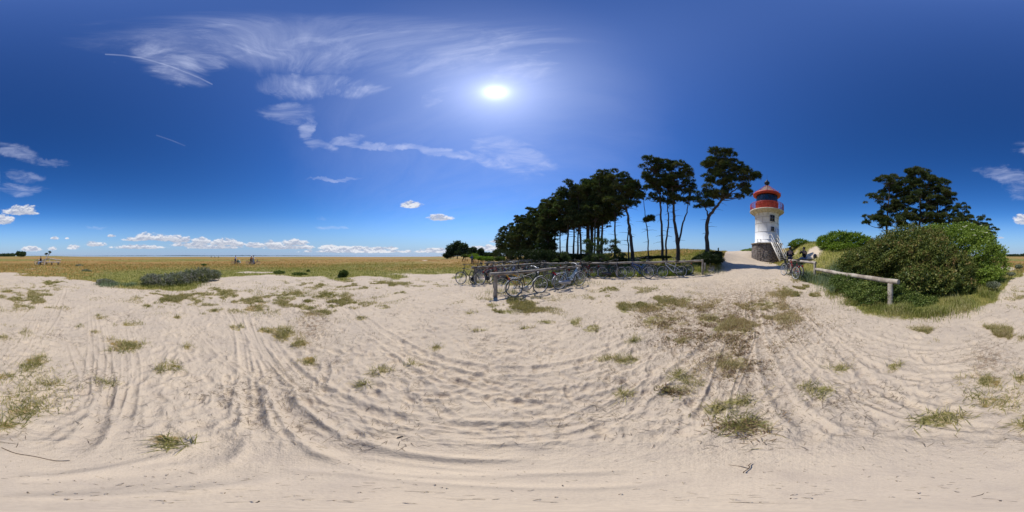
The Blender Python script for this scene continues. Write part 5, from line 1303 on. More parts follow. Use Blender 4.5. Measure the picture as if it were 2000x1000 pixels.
def person(loc, rz, pose, top, bottom, hairm, label, group=None, hat=None):
    """pose: joint positions in the person's own frame, facing +x"""
    root = empty('person', loc, rz, label, 'person', group); p = pose
    N = {}; E = []
    def nd(k, pos, r): N[k] = (tuple(pos), r)
    nd('pelvis', p['pelvis'], (.13, .11)); nd('waist', p['waist'], (.12, .10)); nd('chest', p['chest'], (.15, .11)); nd('neck', p['neck'], .055); nd('jaw', p['jaw'], (.062, .07)); nd('skull', p['head'], (.083, .095)); nd('crown_', tuple(np.array(p['head']) + np.array((0, 0, .07))), (.06, .07))
    hd = np.array(p['head']); fw = np.array(p.get('look', (1, 0, 0)), float)
    nd('nose', hd + fw*.105 + np.array((0, 0, -.035)), .012)
    E += [('pelvis', 'waist'), ('waist', 'chest'), ('chest', 'neck'), ('neck', 'jaw'), ('jaw', 'skull'), ('skull', 'crown_'), ('skull', 'nose')]
    for s_ in 'lr':
        sh, el_, wr, ha = p['sh'+s_], p['el'+s_], p['wr'+s_], p['ha'+s_]
        nd('sh'+s_, sh, .06); nd('el'+s_, el_, .042); nd('wr'+s_, wr, .028); nd('ha'+s_, lerp(wr, ha, .55), (.034, .018))
        E += [('chest', 'sh'+s_), ('sh'+s_, 'el'+s_), ('el'+s_, 'wr'+s_), ('wr'+s_, 'ha'+s_)]
        d_ = (Vector(ha)-Vector(wr)); d_.normalize(); sd_ = d_.cross(Vector((0, 0, 1)) if abs(d_.z) < .8 else Vector((1, 0, 0))).normalized(); dn = d_.cross(sd_)*(-1)
        hb_ = Vector(lerp(wr, ha, .55))
        for q in range(4):
            L_ = (.075, .085, .08, .062)[q]; b0 = hb_ + sd_*(q-1.5)*.019 + d_*.035; k1, k2 = f'f{q}{s_}', f'g{q}{s_}'
            nd(k1, b0, .0095); nd(k2, b0 + d_*L_*.6 + dn*.012, .0085); nd(k2+'t', b0 + d_*L_*.85 + dn*.04, .0075); E += [('ha'+s_, k1), (k1, k2), (k2, k2+'t')]
        t0 = hb_ - sd_*.038 - d_*.01; nd('t'+s_, t0, .011); nd('u'+s_, t0 - sd_*.018 + d_*.035 + dn*.012, .009); E += [('ha'+s_, 't'+s_), ('t'+s_, 'u'+s_)]
        hp, kn, an, to = p['hp'+s_], p['kn'+s_], p['an'+s_], p['to'+s_]
        nd('hp'+s_, hp, .085); nd('kn'+s_, kn, .056); nd('an'+s_, an, .036); nd('to'+s_, to, (.04, .03)); E += [('pelvis', 'hp'+s_), ('hp'+s_, 'kn'+s_), ('kn'+s_, 'an'+s_), ('an'+s_, 'to'+s_)]
    body = skinmesh('body', N, E, M_skin, root)
    J = {k: (N[k][0], tuple(q+.022 for q in N[k][1]) if isinstance(N[k][1], tuple) else N[k][1]+.018) for k in ('pelvis', 'waist', 'chest', 'shl', 'shr', 'ell', 'elr')}
    J['neck'] = (lerp(p['chest'], p['neck'], .75), .075)
    je = [('pelvis', 'waist'), ('waist', 'chest'), ('chest', 'neck'), ('chest', 'shl'), ('chest', 'shr'), ('shl', 'ell'), ('shr', 'elr')]
    for s_ in 'lr': J['cu'+s_] = (lerp(p['el'+s_], p['wr'+s_], .92), .04); je.append(('el'+s_, 'cu'+s_))
    skinmesh('jacket', J, je, top, root)
    Tn = {'pelvis': (p['pelvis'], (.142, .125))}; te = []
    for s_ in 'lr':
        Tn['hp'+s_] = (p['hp'+s_], .102); Tn['kn'+s_] = (p['kn'+s_], .072); Tn['an'+s_] = (lerp(p['kn'+s_], p['an'+s_], .93), .056); te += [('pelvis', 'hp'+s_), ('hp'+s_, 'kn'+s_), ('kn'+s_, 'an'+s_)]
    skinmesh('trousers', Tn, te, bottom, root)
    for s_ in 'lr':
        sh_ = MB(); a_ = Vector(p['an'+s_]); t_ = Vector(p['to'+s_]); sh_.tube([a_ + Vector((0, 0, -.03)) - (t_-a_)*.25, a_ + Vector((0, 0, -.035)), lerp(a_, t_, .6), t_ + (t_-a_)*.15], [.035, .05, .046, .025], 8)
        sh_.build('shoe', M_shoe, root)
    hm = MB(); hm.lathe([(0.001, .125), (.05, .118), (.085, .09), (.103, .04), (.104, -.01), (.09, -.06), (.06, -.09)], 16)
    fa = math.atan2(fw[1], fw[0]); v_ = hm.v[0]; v_[:, 0] -= .018
    keep_cut = (v_[:, 0] > .055) & (v_[:, 2] < .05); v_[keep_cut, 0] = .045
    c_, s2 = math.cos(fa), math.sin(fa); hm.v = [np.column_stack([v_[:, 0]*c_ - v_[:, 1]*s2, v_[:, 0]*s2 + v_[:, 1]*c_, v_[:, 2]]) + hd]
    hm.build('hair', hairm, root)
    if hat: h2 = MB().lathe([(.001, .15), (.07, .14), (.10, .09), (.108, .05), (.15, .035), (.15, .028), (.105, .03)], 18, tuple(hd)); h2.build('hat', hat, root)
    sv_ = Vector((-fw[1], fw[0], 0)); eye_m = pm('eye_and_lip', (.06, .03, .025)); fd = Vector(fw)
    for s_ in (-1, 1):
        e_ = Vector(hd) + fd*.088 + sv_*s_*.03; MB().tube([e_, e_ + fd*.008], [.010, .004], 6).build('eye', eye_m, body)
        q = Vector(hd) + sv_*s_*.092 + Vector((0, 0, -.01)); MB().tube([q + Vector((0, 0, -.03)), q + sv_*s_*.012, q + Vector((0, 0, .03))], [.008, .016, .008], 6).build('ear', M_skin, body)
    MB().tube([Vector(hd) + fd*.088 + Vector((0, 0, -.075)) - sv_*.022, Vector(hd) + fd*.092 + Vector((0, 0, -.078)), Vector(hd) + fd*.088 + Vector((0, 0, -.075)) + sv_*.022], [.003, .006, .003], 5).build('mouth', eye_m, body)
    return root
def sit(arm='lap'):
    p = dict(pelvis=(0, 0, .56), waist=(.02, 0, .72), chest=(.05, 0, .94), neck=(.07, 0, 1.12), jaw=(.11, 0, 1.19), head=(.095, 0, 1.28))
    for s_, y in (('l', 1), ('r', -1)):
        p.update({'sh'+s_: (.05, .18*y, 1.04), 'el'+s_: (.13, .24*y, .80), 'wr'+s_: (.34, .14*y, .70), 'ha'+s_: (.43, .11*y, .68), 'hp'+s_: (.06, .10*y, .53), 'kn'+s_: (.46, .13*y, .52), 'an'+s_: (.44, .13*y, .10), 'to'+s_: (.56, .14*y, .05)})
    return p
def stand(lean=0, bars=True):
    p = dict(pelvis=(0, 0, .95), waist=(.01, 0, 1.10), chest=(.03+lean, 0, 1.32), neck=(.05+lean, 0, 1.49), jaw=(.09+lean, 0, 1.56), head=(.075+lean, 0, 1.64))
    for s_, y in (('l', 1), ('r', -1)):
        p.update({'sh'+s_: (.03+lean, .18*y, 1.41), 'el'+s_: (.12+lean, .26*y, 1.16), 'wr'+s_: (.34+lean, .26*y, 1.08), 'ha'+s_: (.43+lean, .27*y, 1.06), 'hp'+s_: (0, .10*y, .92), 'kn'+s_: (.06 + .10*y, .14*y, .52), 'an'+s_: (.0 + .12*y, .17*y, .10), 'to'+s_: (.13+.12*y, .18*y, .05)})
    return p
navy = cloth('navy_jacket', (.012, .018, .045)); blk = cloth('black_jacket', (.008, .008, .010)); jean = cloth('pale_jeans', (.22, .28, .40)); djean = cloth('dark_jeans', (.03, .045, .10)); lil = cloth('lilac_shirt', (.42, .38, .55)); wht = cloth('white_shirt', (.72, .70, .68)); bei = cloth('beige_trousers', (.45, .38, .28)); redc = cloth('brown_red_top', (.30, .10, .07)); whb = cloth('white_hat_cloth', (.75, .74, .70))
# bench with the two sitters near the lighthouse
bx, by = pol(1562, 12.4); bz = H(bx, by); fa_ = math.atan2(by, bx)      # direction away from the photographer
bn = empty('wooden_bench', (bx, by, bz), fa_, 'low wooden bench under the two seated people near the lighthouse stairs', 'bench')
wb = wood_mat('bench_wood', (.13, .11, .09), (.07, .06, .05))
for y in (-.09, .09, .0): MB().box((y*1.9, 0, .43), (.15, 2.5, .045)).build('seat_board', wb, bn, False) if y != 0 else MB().box((.0, 0, .43), (.15, 2.5, .045)).build('seat_board', wb, bn, False)
for y in (-1.1, 1.1):
    MB().box((0, y, .20), (.34, .12, .41)).build('leg', wb, bn, False)
def at_bench(px_, off=0):
    y_ = -(px_-1562)*PXA*12.4; c_, s_ = math.cos(fa_), math.sin(fa_); x0, y0 = off, y_
    return (bx + c_*x0 - s_*y0, by + s_*x0 + c_*y0, bz - .03)
person(at_bench(1543.5), fa_ + .1, sit(), navy, djean, M_hair, 'person in a navy jacket seen from behind at the left of the low bench', 'people on the bench')
p2 = sit(); p2['look'] = (.3, .95, 0); p2['wrl'] = (.2, .22, 1.05); p2['hal'] = (.18, .2, 1.14); p2['ell'] = (.25, .26, .86)
person(at_bench(1571), fa_ + .5, p2, blk, jean, M_hair, 'person in a black top and pale jeans on the bench, right one, head turned left', 'people on the bench')
bpk = MB(); bpk.tube(smooth_path([(0, 0, 0), (0, 0, .12), (0, 0, .28), (0, 0, .38)], 3), [.10, .13, .145, .15, .15, .15, .14, .12, .10, .06], 12)
bk = empty('backpack', at_bench(1592, 0), 0, 'dark backpack standing on the right end of the bench', 'bag'); bk.location.z = bz + .455
bpk.build('bag', navy, bk); MB().tube(arc(-.13, .18, .10, 40, 320, 10), .012, 5).build('strap', blk, bk); MB().box((.13, 0, .12), (.05, .18, .16)).build('pocket', blk, bk, False)
# people with bicycles out on the meadow
GM = 'people with bicycles on the meadow'
def mbike(kd, px_, d_, th, col_, lb):
    x, y = pol(px_, d_); a = Vector((x, y, 0)); u_ = Vector((math.cos(th), math.sin(th), 0))*.545
    return bike(kd, tuple(a-u_), tuple(a+u_), col_, lb, lean=1, group='bicycles out on the meadow')
def mperson(px_, d_, th, pose, top, bot, hair, lb, hat=None, g=GM):
    x, y = pol(px_, d_); return person((x, y, H(x, y)), th, pose, top, bot, hair, lb, g, hat)
mperson(459.5, 32, 1.6, stand(), lil, djean, M_hair, 'lone person in a lilac top holding a bicycle on the meadow')
mbike('C', 460.5, 32.5, 1.9, 'black', 'bicycle held by the lone person in lilac on the meadow')
mperson(490, 31, 1.3, stand(.04), redc, djean, M_grhair, 'person in a white hat and dark red top in the meadow pair', whb)
mperson(494.5, 30.5, 1.7, stand(.02), wht, jean, M_hair, 'taller dark-haired person in a white shirt in the meadow pair')
mbike('A', 489, 31.2, 1.9, 'black', 'black bicycle on the left of the meadow pair')
mbike('B', 499, 30.8, 1.45, 'blue', 'blue bicycle on the right of the meadow pair')
tx, ty = pol(466.5, 32); tr_ = empty('child_trailer', (tx, ty, H(tx, ty)), 1.5, 'small child bicycle trailer behind the lone person in lilac', 'trailer')
tb = MB(); tb.tube([(-.35, -.28, .35), (-.3, -.26, .8), (.15, -.26, .85), (.35, -.28, .35)], .018, 5); tb.tube([(-.35, .28, .35), (-.3, .26, .8), (.15, .26, .85), (.35, .28, .35)], .018, 5); tb.box((0, 0, .34), (.7, .56, .04)); tb.build('trailer_frame', M_alu, tr_)
MB().add([(-.33, -.27, .37), (-.29, -.25, .79), (.15, -.25, .84), (.33, -.27, .37), (-.33, .27, .37), (-.29, .25, .79), (.15, .25, .84), (.33, .27, .37)], [(0, 1, 2, 3), (7, 6, 5, 4), (0, 4, 5, 1), (1, 5, 6, 2), (2, 6, 7, 3)]).build('cover', cloth('dark_green_cloth', (.10, .16, .11)), tr_, False)
for s_ in (-1, 1): MB().tube([(a, .33*s_, c_) for a, _, c_ in arc(0, .22, .2, 0, 360, 17)[:-1]], .02, 5, closed=True).build('wheel', M_tyre, tr_)
for k, (px_, lb, top) in enumerate(((412.5, 'leftmost of three tiny distant cyclists on the meadow', blk), (419.5, 'middle one of three tiny distant cyclists on the meadow', navy), (426.5, 'rightmost of three tiny distant cyclists on the meadow', djean))):
    q = stand(.12); q['pelvis'] = (0, 0, .98)
    mperson(px_, 150, 1.2, q, top, djean, M_hair, lb, g='distant cyclists'); mbike('AC'[k % 2], px_, 150, 1.2, 'black', 'bicycle under the ' + lb.split(' of')[0].split(' one')[0] + ' distant cyclist')
# left: rustic bench with a leaning forked trunk, a sitter and a bicycle
lx, ly = pol(97, 26.5); lz = H(lx, ly); la = math.atan2(ly, lx) - math.pi/2    # bench long side across the view
lb_ = empty('log_bench', (lx, ly, lz), la, 'weathered log bench with a bent log as backrest out on the left meadow', 'bench')
wg = wood_mat('silver_grey_wood', (.42, .37, .31), (.26, .22, .19))
MB().bar((-1.7, 0, .47), (1.75, 0, .47), .42, .13).build('seat', wg, lb_, False)
MB().tube(smooth_path([(1.9, .25, .80), (1.1, .25, .86), (.3, .25, 1.0), (-.3, .25, .96), (-.8, .25, .84), (-1.9, .25, .86)], 4), .085, 9, jit=.06).build('backrest', wg, lb_)
for x in (-1.5, -.5, .35, 1.4): MB().box((x, .02, .2), (.24, .34, .42)).build('leg', wood_mat('dark_log', (.10, .075, .055), (.05, .04, .03)), lb_, False)
for x in (-1.2, 0, 1.15): MB().tube([(x, .24, .45), (x, .25, .9)], .05, 7).build('backrest_post', wg, lb_)
# screen right = clockwise = decreasing angle: local +x points to the left in the picture
tr2 = empty('driftwood_branch', (*pol(88, 26.3), H(*pol(88, 26.3))), la, 'pale leaning forked branch rising beside the log bench', 'branch')
db = MB(); db.tube(smooth_path([(-.15, 0, -.1), (.0, 0, .7), (.35, 0, 1.35), (.75, 0, 1.85), (1.05, .05, 2.15)], 4), np.linspace(.10, .05, 17), 8, jit=.08)
db.tube(smooth_path([(.30, 0, 1.3), (.15, 0, 1.65), (.05, 0, 1.95)], 4), np.linspace(.06, .025, 9), 7); db.build('branch', wg, tr2)
for k, (x, z, r_) in enumerate(((.75, 2.05, .22), (.22, 1.75, .24))):
    cps = np.array([(x, 0, z)]*8) + unit(8)*.12; v1, f1, r1 = needles(cps, np.full(8, r_*.6), 14, 5, .12, .04); leaf_obj('twig_tuft', v1, f1, r1, M_dark, tr2)
mp_ = sit(); mp_['look'] = (1, 0, 0)
x_, y_ = pol(80.5, 26.0); person((x_, y_, H(x_, y_)-.0), la + 3.6, mp_, blk, jean, M_hair, 'person in black top and blue jeans sitting on the log bench by the leaning branch')
mbike('B', 77, 27.2, la + .3, 'grey', 'bicycle parked behind the left end of the log bench')
# picnic benches by the small trees
for k, (px_, d_, lb) in enumerate(((908, 47, 'dark picnic table below the umbrella-shaped small tree'), (932, 29, 'dark red picnic table below the light green small tree'))):
    x_, y_ = pol(px_, d_); pt = empty('picnic_table', (x_, y_, H(x_, y_)), 0.2, lb, 'picnic table', 'picnic tables'); pmx = wood_mat('red_brown_wood', (.13, .06, .04), (.08, .04, .03))
    MB().box((0, 0, .74), (1.7, .7, .05)).build('tabletop', pmx, pt, False)
    for s_ in (-1, 1):
        MB().box((0, .68*s_, .45), (1.7, .26, .05)).build('seat', pmx, pt, False)
        l_ = MB(); l_.bar((.65*s_, -.72, 0), (.65*s_, -.2, .72), .07, .09); l_.bar((.65*s_, .72, 0), (.65*s_, .2, .72), .07, .085); l_.bar((.65*s_, -.78, .40), (.65*s_, .78, .40), .06, .07); l_.build('leg_frame', pmx, pt, False)
mperson(922, 31, 4.4, stand(), cloth('blue_shirt', (.06, .14, .30)), djean, M_grhair, 'person in a blue shirt standing by the picnic table under the small tree')
# thin dry stalk plants on the mound
for k, (px_, d_, h_, lb) in enumerate(((1403, 13.2, .85, 'tallest leafy stalk on top of the dark mound'), (1409, 13.6, .5, 'short leafy stalk at the right edge of the dark mound'))):
    x_, y_ = pol(px_, d_); z_ = H(x_, y_); ro = empty('leafy_stalk', (x_, y_, z_), 0, lb, 'plant')
    MB().tube([(0, 0, -.1), (.02, 0, h_*.5), (0, .02, h_)], [.02, .015, .006], 5).build('stem', M_bark, ro)
    n = 160; zz = rng.uniform(.1, 1, n)*h_; a_ = rng.uniform(0, 6.28, n); rr_ = .11*(1.1-zz/h_)**.5*rng.uniform(.3, 1, n); Pn = np.stack([np.cos(a_)*rr_, np.sin(a_)*rr_, zz], 1)
    v1, f1 = leafcloud(Pn, Pn*0+[0, 0, 1], .09, rng); leaf_obj('leaves', v1, f1, rng.random(n), M_lowgreen, ro)

# ------------------------------------------------------------------ grass, straw and litter
def vlook(x, y, arr):
    r_ = np.hypot(x, y); i_ = np.clip(np.searchsorted(RR, r_), 0, NR-1); j_ = np.round((np.arctan2(x, y)+math.pi)/(2*math.pi)*NT).astype(int) % NT
    return arr[i_, j_]
def blades(Pn, L, W_, lean, r=rng, curl=.5):
    n = len(Pn); a_ = r.uniform(0, 6.283, n); hd_ = np.stack([np.cos(a_), np.sin(a_), np.zeros(n)], 1); sd_ = np.stack([-np.sin(a_), np.cos(a_), np.zeros(n)], 1)
    L = (np.broadcast_to(L, n)*r.uniform(.5, 1.25, n))[:, None]; W_ = np.broadcast_to(W_, n)[:, None]; le = np.clip(np.broadcast_to(lean, n)*r.uniform(.2, 1.5, n), 0, 1.45)[:, None]
    up = np.array([0, 0, 1.0]); d1 = hd_*np.sin(le) + up*np.cos(le); l2 = np.clip(le+curl*r.uniform(.3, 1.4, n)[:, None], 0, 1.75); d2 = hd_*np.sin(l2) + up*np.cos(l2)
    m = Pn + d1*L*.55; tp = m + d2*L*.45; tp[:, 2] = np.maximum(tp[:, 2], Pn[:, 2] + .004)
    V_ = np.stack([Pn-sd_*W_*.5, Pn+sd_*W_*.5, m+sd_*W_*.4, m-sd_*W_*.4, tp], 1).reshape(-1, 3); b_ = np.arange(n)*5
    return V_, [np.stack([b_+3, b_+2, b_+4], 1), np.stack([b_, b_+1, b_+2, b_+3], 1)]
M_grass = leafm('meadow_grass', [(.10, .13, .026), (.19, .21, .042), (.31, .30, .10), (.46, .39, .19)], trans=.35)
M_tuft = leafm('sand_grass', [(.11, .12, .03), (.22, .21, .06), (.37, .32, .13), (.52, .42, .24), (.36, .24, .13)], trans=.35)
M_lyme = leafm('lyme_grass', [(.10, .15, .085), (.17, .225, .135), (.31, .34, .19)], trans=.3)
M_rustg = leafm('dry_meadow_grass', [(.34, .19, .062), (.37, .25, .078), (.39, .33, .11), (.22, .26, .06)], trans=.35)
def gobj(name, V_, F_, rn, mat, label=None, cat=None, kind=None, group=None, loc=None):
    if loc is not None: V_ = V_ - np.array(loc)
    o = link(name, np_mesh(name, V_, F_, False, np.concatenate([rn, rn])), mat)
    if loc is not None: o.location = loc
    return tag(o, label, cat, group, kind)
# rough grass at the sand's edge and on the slopes
n = 190000; r_ = np.exp(rng.uniform(math.log(3.4), math.log(34), n)); a_ = rng.uniform(-math.pi, math.pi, n); x, y = np.sin(a_)*r_, np.cos(a_)*r_
vv = vlook(x, y, veg); clmp = fbm(x*1.4, y*1.4, 4, 2)
keep = (vv*1.3 + (clmp-.5)*2.2 > .55 + rng.uniform(-.3, .3, n)) & (vv > .22 + rng.uniform(0, .25, n)); x, y, r_, clmp = x[keep], y[keep], r_[keep], clmp[keep]
n = len(x); z = base_h(x, y); Pn = np.stack([x, y, vlook(x, y, gz)-.01], 1); pxs = 1000 + np.arctan2(x, y)/PXA
tall = .13 + .22*np.clip(clmp-.35, 0, 1) + .14*((pxs > 1020) & (pxs < 1390) & (r_ > 10.0)) + .10*(pxs > 1560)*(r_ > 6)
V_, F_ = blades(Pn, tall, np.maximum(.006, r_*.0016), .35); gobj('meadow_grass', V_, F_, np.clip(rng.random(n)*.7 + (clmp-.5)*1.2 + .1, 0, 1), M_grass, 'yellow-green grass along the edge of the sand and on the dune slopes', 'grass', 'stuff')
# weeds and grass spilling out round the thicket and the rails
Pl = []
for px_, d_, w_, dd, n in ((1640, 6.3, 40, .5, 1800), (1700, 5.0, 46, .35, 2600), (1760, 4.45, 40, .3, 2400), (1820, 4.3, 40, .35, 2200), (1880, 4.9, 30, .5, 1600), (1930, 6.4, 26, .8, 1500), (1000, 6.6, 60, .4, 500), (1100, 7.9, 50, .5, 1300), (1200, 10.2, 70, .4, 1600), (1300, 10.2, 60, .3, 1600), (1375, 10.4, 26, .5, 1300), (1400, 11.2, 12, .5, 700), (940, 9.3, 40, .6, 900), (300, 8.0, 40, .4, 900), (370, 8.6, 40, .4, 800)):
    dp = rng.normal(size=n)*w_*.55 + px_; d2 = rng.normal(size=n)*dd*.7 + d_; a_ = (dp-1000)*PXA; Pl.append(np.stack([np.sin(a_)*d2, np.cos(a_)*d2], 1))
Pl = np.concatenate(Pl); fb = fbm(Pl[:, 0]*2.2, Pl[:, 1]*2.2, 3, 1); Pl, fb = Pl[fb > .40], fb[fb > .40]; Pn = np.column_stack([Pl, vlook(Pl[:, 0], Pl[:, 1], gz)-.01])
V_, F_ = blades(Pn, .16 + .35*(fb-.4), .009, .4, curl=.7); gobj('rough_grass', V_, F_, np.clip(rng.random(len(Pn))*.8 + (fb-.5), 0, 1), M_grass, 'rough mixed grass round the bramble thicket and along the log rails', 'grass', 'stuff')
# tall sunlit grass right behind the long rail
t_ = rng.random(9000); off_ = rng.uniform(.15, 1.0, 9000); bx_ = R3a.x + (R3b.x-R3a.x)*t_; by_ = R3a.y + (R3b.y-R3a.y)*t_; k_ = 1 + off_/np.hypot(bx_, by_); bx_, by_ = bx_*k_, by_*k_
fb = fbm(bx_*1.8, by_*1.8, 3, 2); kk = fb > .42; bx_, by_, fb = bx_[kk], by_[kk], fb[kk]
V_, F_ = blades(np.column_stack([bx_, by_, vlook(bx_, by_, gz)-.01]), .34 + .4*(fb-.42), .014, .28, curl=.6)
gobj('tall_grass', V_, F_, rng.random(len(bx_)), leafm('tall_green_grass', [(.13, .19, .03), (.22, .27, .05), (.36, .36, .12)], trans=.5), 'tall yellow-green grass standing behind the bicycles at the long log rail', 'grass', 'stuff')
# dry reddish grass farther out
n = 90000; r_ = np.exp(rng.uniform(math.log(17), math.log(90), n)); a_ = rng.uniform(-math.pi, math.pi, n); x, y = np.sin(a_)*r_, np.cos(a_)*r_
keep = (vlook(x, y, veg) > .6) & (fbm(x*.3, y*.3, 3, 4) + rng.uniform(-.15, .15, n) > .46); x, y, r_ = x[keep], y[keep], r_[keep]; n = len(x)
V_, F_ = blades(np.stack([x, y, vlook(x, y, gz)-.01], 1), .26, r_*.0013, .3); gobj('dry_grass', V_, F_, np.clip(rng.random(n)*.5 + (1-vlook(x, y, tone))*1.1 - .3, 0, 1), M_rustg, 'dry reddish meadow grass stretching to the horizon', 'grass', 'stuff')
# blue-green dune grass
Pl = []
for px_, d_, w_, dd, n in ((1625, 8.0, 30, 1.0, 1300), (1604, 8.6, 18, .6, 500), (1655, 7.0, 20, .7, 500), (213, 8.6, 22, .5, 1500), (255, 8.4, 16, .35, 500), (1575, 9.0, 16, .5, 1300), (1640, 9.4, 34, .8, 1600), (1625, 6.2, 6, .15, 160)):
    dp = rng.normal(size=n)*w_*.5 + px_; d2 = rng.normal(size=n)*dd*.6 + d_; a_ = (dp-1000)*PXA; Pl.append(np.stack([np.sin(a_)*d2, np.cos(a_)*d2], 1))
Pl = np.concatenate(Pl); Pn = np.column_stack([Pl, vlook(Pl[:, 0], Pl[:, 1], gz)-.01]); V_, F_ = blades(Pn, np.where(Pn[:, 0] > 0, .42, .18), .013, .3, curl=.8)
gobj('lyme_grass', V_, F_, rng.random(len(Pn)), M_lyme, 'blue-green dune grass by the right-hand rail and at the left meadow edge', 'grass', 'stuff')
# tufts on the sand
BIG = {(315, 858): 'dense green and straw coloured tuft on bare sand nearest the photographer at the left', (1450, 830): 'largest matted tuft in brown litter below the path to the lighthouse', (1830, 815): 'wide matted tuft with long curled dark blades in the right foreground',
       (1605, 763): 'round green tuft with a dry straw fringe on pale sand right of the brown litter', (1920, 745): 'thin pale green grass patch above the wide matted one at the right edge', (1430, 712): 'broken brown-green patch in the trampled path to the lighthouse',
       (240, 675): 'long green strip of grass in the sand at the left, below the wide shrub', (335, 715): 'flat tuft with straw blades right of the long green strip', (70, 706): 'green tuft at the far left with a ragged lower edge', (40, 800): 'straw-yellow patch at the far left, below the green ragged one',
       (555, 652): 'yellow-green grass patch beside the wheel tracks', (600, 703): 'small compact tuft just below the patch beside the wheel tracks', (745, 725): 'small straw-coloured tuft in the churned sand left of centre', (853, 679): 'tiny bright green cushion alone in the sand',
       (935, 648): 'small green tuft below the front rail post', (1210, 702): 'elongated mossy tuft in the sand right of centre', (1290, 628): 'long brown-green patch below the long rail', (1325, 738): 'loose straw tuft left of the trampled path', (1155, 643): 'flat round green tuft right of centre below the pale blue bicycle',
       (1640, 720): 'thin trailing tuft above the round green one', (1748, 715): 'small lone tuft on the bare curve of the right-hand sand', (1220, 770): 'low flat tuft in the sand below the elongated mossy one', (705, 752): 'tiny tuft with stray stalks beneath the straw-coloured one', (1125, 626): 'upright tuft with tall thin stalks in front of the pale blue bicycle',
       (103, 750): 'small loose tuft right of the green one at the far left', (210, 750): 'small tuft with long curved runners between the left tracks'}
sV, sF, sR, off = [], [[], []], [], 0
for k, (px_, py_, wx, wy) in enumerate(PATCH):
    r = np.random.default_rng(1000+k); d0 = EYE/math.tan((py_-500)*PXA); hw = wx*PXA*d0; hd_ = wy*PXA*d0/math.sin((py_-500)*PXA)
    area = hw*hd_*math.pi; big = (px_, py_) in BIG
    n = int(min(5200, area*(2600 if d0 < 3 else 1150) + 50)); nc = max(4, int(n/22))
    nc *= 2; c_ = r.normal(size=(nc, 2))*.5; fb = fbm(c_[:, 0]*1.7 + k*3.1, c_[:, 1]*1.7 + k*1.7, 3, k % 6); keepc = ((c_**2).sum(1) < 1.3) & (fb > np.quantile(fb, .45)); c_ = c_[keepc]; nc = len(c_)
    ci = r.integers(0, nc, n); q = c_[ci]*[1, 1] + r.normal(size=(n, 2))*.035/np.maximum([hw, hd_], .05)
    th = az(px_); lxx, lyy = q[:, 0]*hw, q[:, 1]*hd_ + d0
    x, y = lyy*math.sin(th) + lxx*math.cos(th), lyy*math.cos(th) - lxx*math.sin(th)
    Pn = np.stack([x, y, vlook(x, y, gz) - .006], 1); tallk = .055 + .05*r.random(nc)[ci] + (.03 if d0 < 3 else 0)
    stalk = r.random(n) < .04; L_ = np.where(stalk, tallk*2.0, tallk)
    V_, F_ = blades(Pn, L_, np.where(stalk, .003, .0052) if d0 < 3 else max(.006, d0*.0016), 1.15 if d0 < 4.5 else .95, r, .5)
    dry = .32 + .25*(vlook(x, y, brown) > .35) ; rn = np.clip(r.random(nc)[ci]*.5 + r.random(n)*.55 + (dry-.32) - .08, 0, 1)
    if big:
        cc_ = pol(px_, d0); loc = (*cc_, H(*cc_)); gobj('grass_tuft', V_, F_, rn, M_tuft, BIG[(px_, py_)], 'grass tuft', None, 'grass tufts on the open sand', loc)
    else:
        sV.append(V_); sF[0].append(F_[0]+off); sF[1].append(F_[1]+off); sR.append(rn); off += len(V_)
for k, (px_, py_, wx, wy, dens_) in enumerate(((480, 588, 170, 20, 170), (620, 590, 110, 22, 130), (1440, 615, 110, 26, 90), (1250, 590, 120, 22, 110), (60, 580, 90, 20, 110), (1000, 600, 80, 16, 110), (350, 580, 70, 12, 260), (700, 556, 150, 8, 200), (1560, 575, 50, 14, 220), (1420, 760, 70, 60, 2.5), (1900, 650, 100, 10, 120), (60, 760, 80, 60, .4), (1930, 780, 60, 60, .6))):
    r = np.random.default_rng(2000+k); d0 = EYE/math.tan((py_-500)*PXA); n = int(dens_*wx*wy*.55)
    pp = px_ + r.normal(size=n)*wx*.55; yy = np.maximum(536, py_ + r.normal(size=n)*wy*.6); dd = EYE/np.tan((yy-500)*PXA); a_ = (pp-1000)*PXA; x, y = np.sin(a_)*dd, np.cos(a_)*dd
    fb = fbm(x*2.3+k, y*2.3, 4, k % 6); kk = fb > .58 + r.uniform(-.02, .05, n); x, y, dd, fb = x[kk][:9000], y[kk][:9000], dd[kk][:9000], fb[kk][:9000]; n = len(x)
    V_, F_ = blades(np.stack([x, y, vlook(x, y, gz)-.005], 1), .085, np.maximum(.005, dd*.0015), .8, r, .5); rn = np.clip(r.random(n)*.8 + .1 + .3*(vlook(x, y, brown) > .3), 0, 1)
    sV.append(V_); sF[0].append(F_[0]+off); sF[1].append(F_[1]+off); sR.append(rn); off += len(V_)
Wv = []
for px_, py_, wx, wy, n in ((1420, 640, 150, 34, 14000), (1330, 605, 80, 18, 3500), (1500, 600, 60, 14, 2500), (1440, 700, 60, 34, 2600), (1450, 815, 60, 30, 1600), (1310, 765, 24, 10, 500), (610, 600, 60, 20, 900), (1290, 635, 50, 12, 1200)):
    pp = px_ + rng.normal(size=n)*wx*.55; yy = np.maximum(545, py_ + rng.normal(size=n)*wy*.6); dd = EYE/np.tan((yy-500)*PXA); a_ = (pp-1000)*PXA; Wv.append(np.stack([np.sin(a_)*dd, np.cos(a_)*dd], 1))
Wv = np.concatenate(Wv); fb = fbm(Wv[:, 0]*5, Wv[:, 1]*5, 4, 3); Wv = Wv[fb > .53]; dd = np.hypot(Wv[:, 0], Wv[:, 1])
V_, F_ = blades(np.column_stack([Wv, vlook(Wv[:, 0], Wv[:, 1], gz)-.004]), .06, .004 + dd*.0022, 1.25, rng, .4)
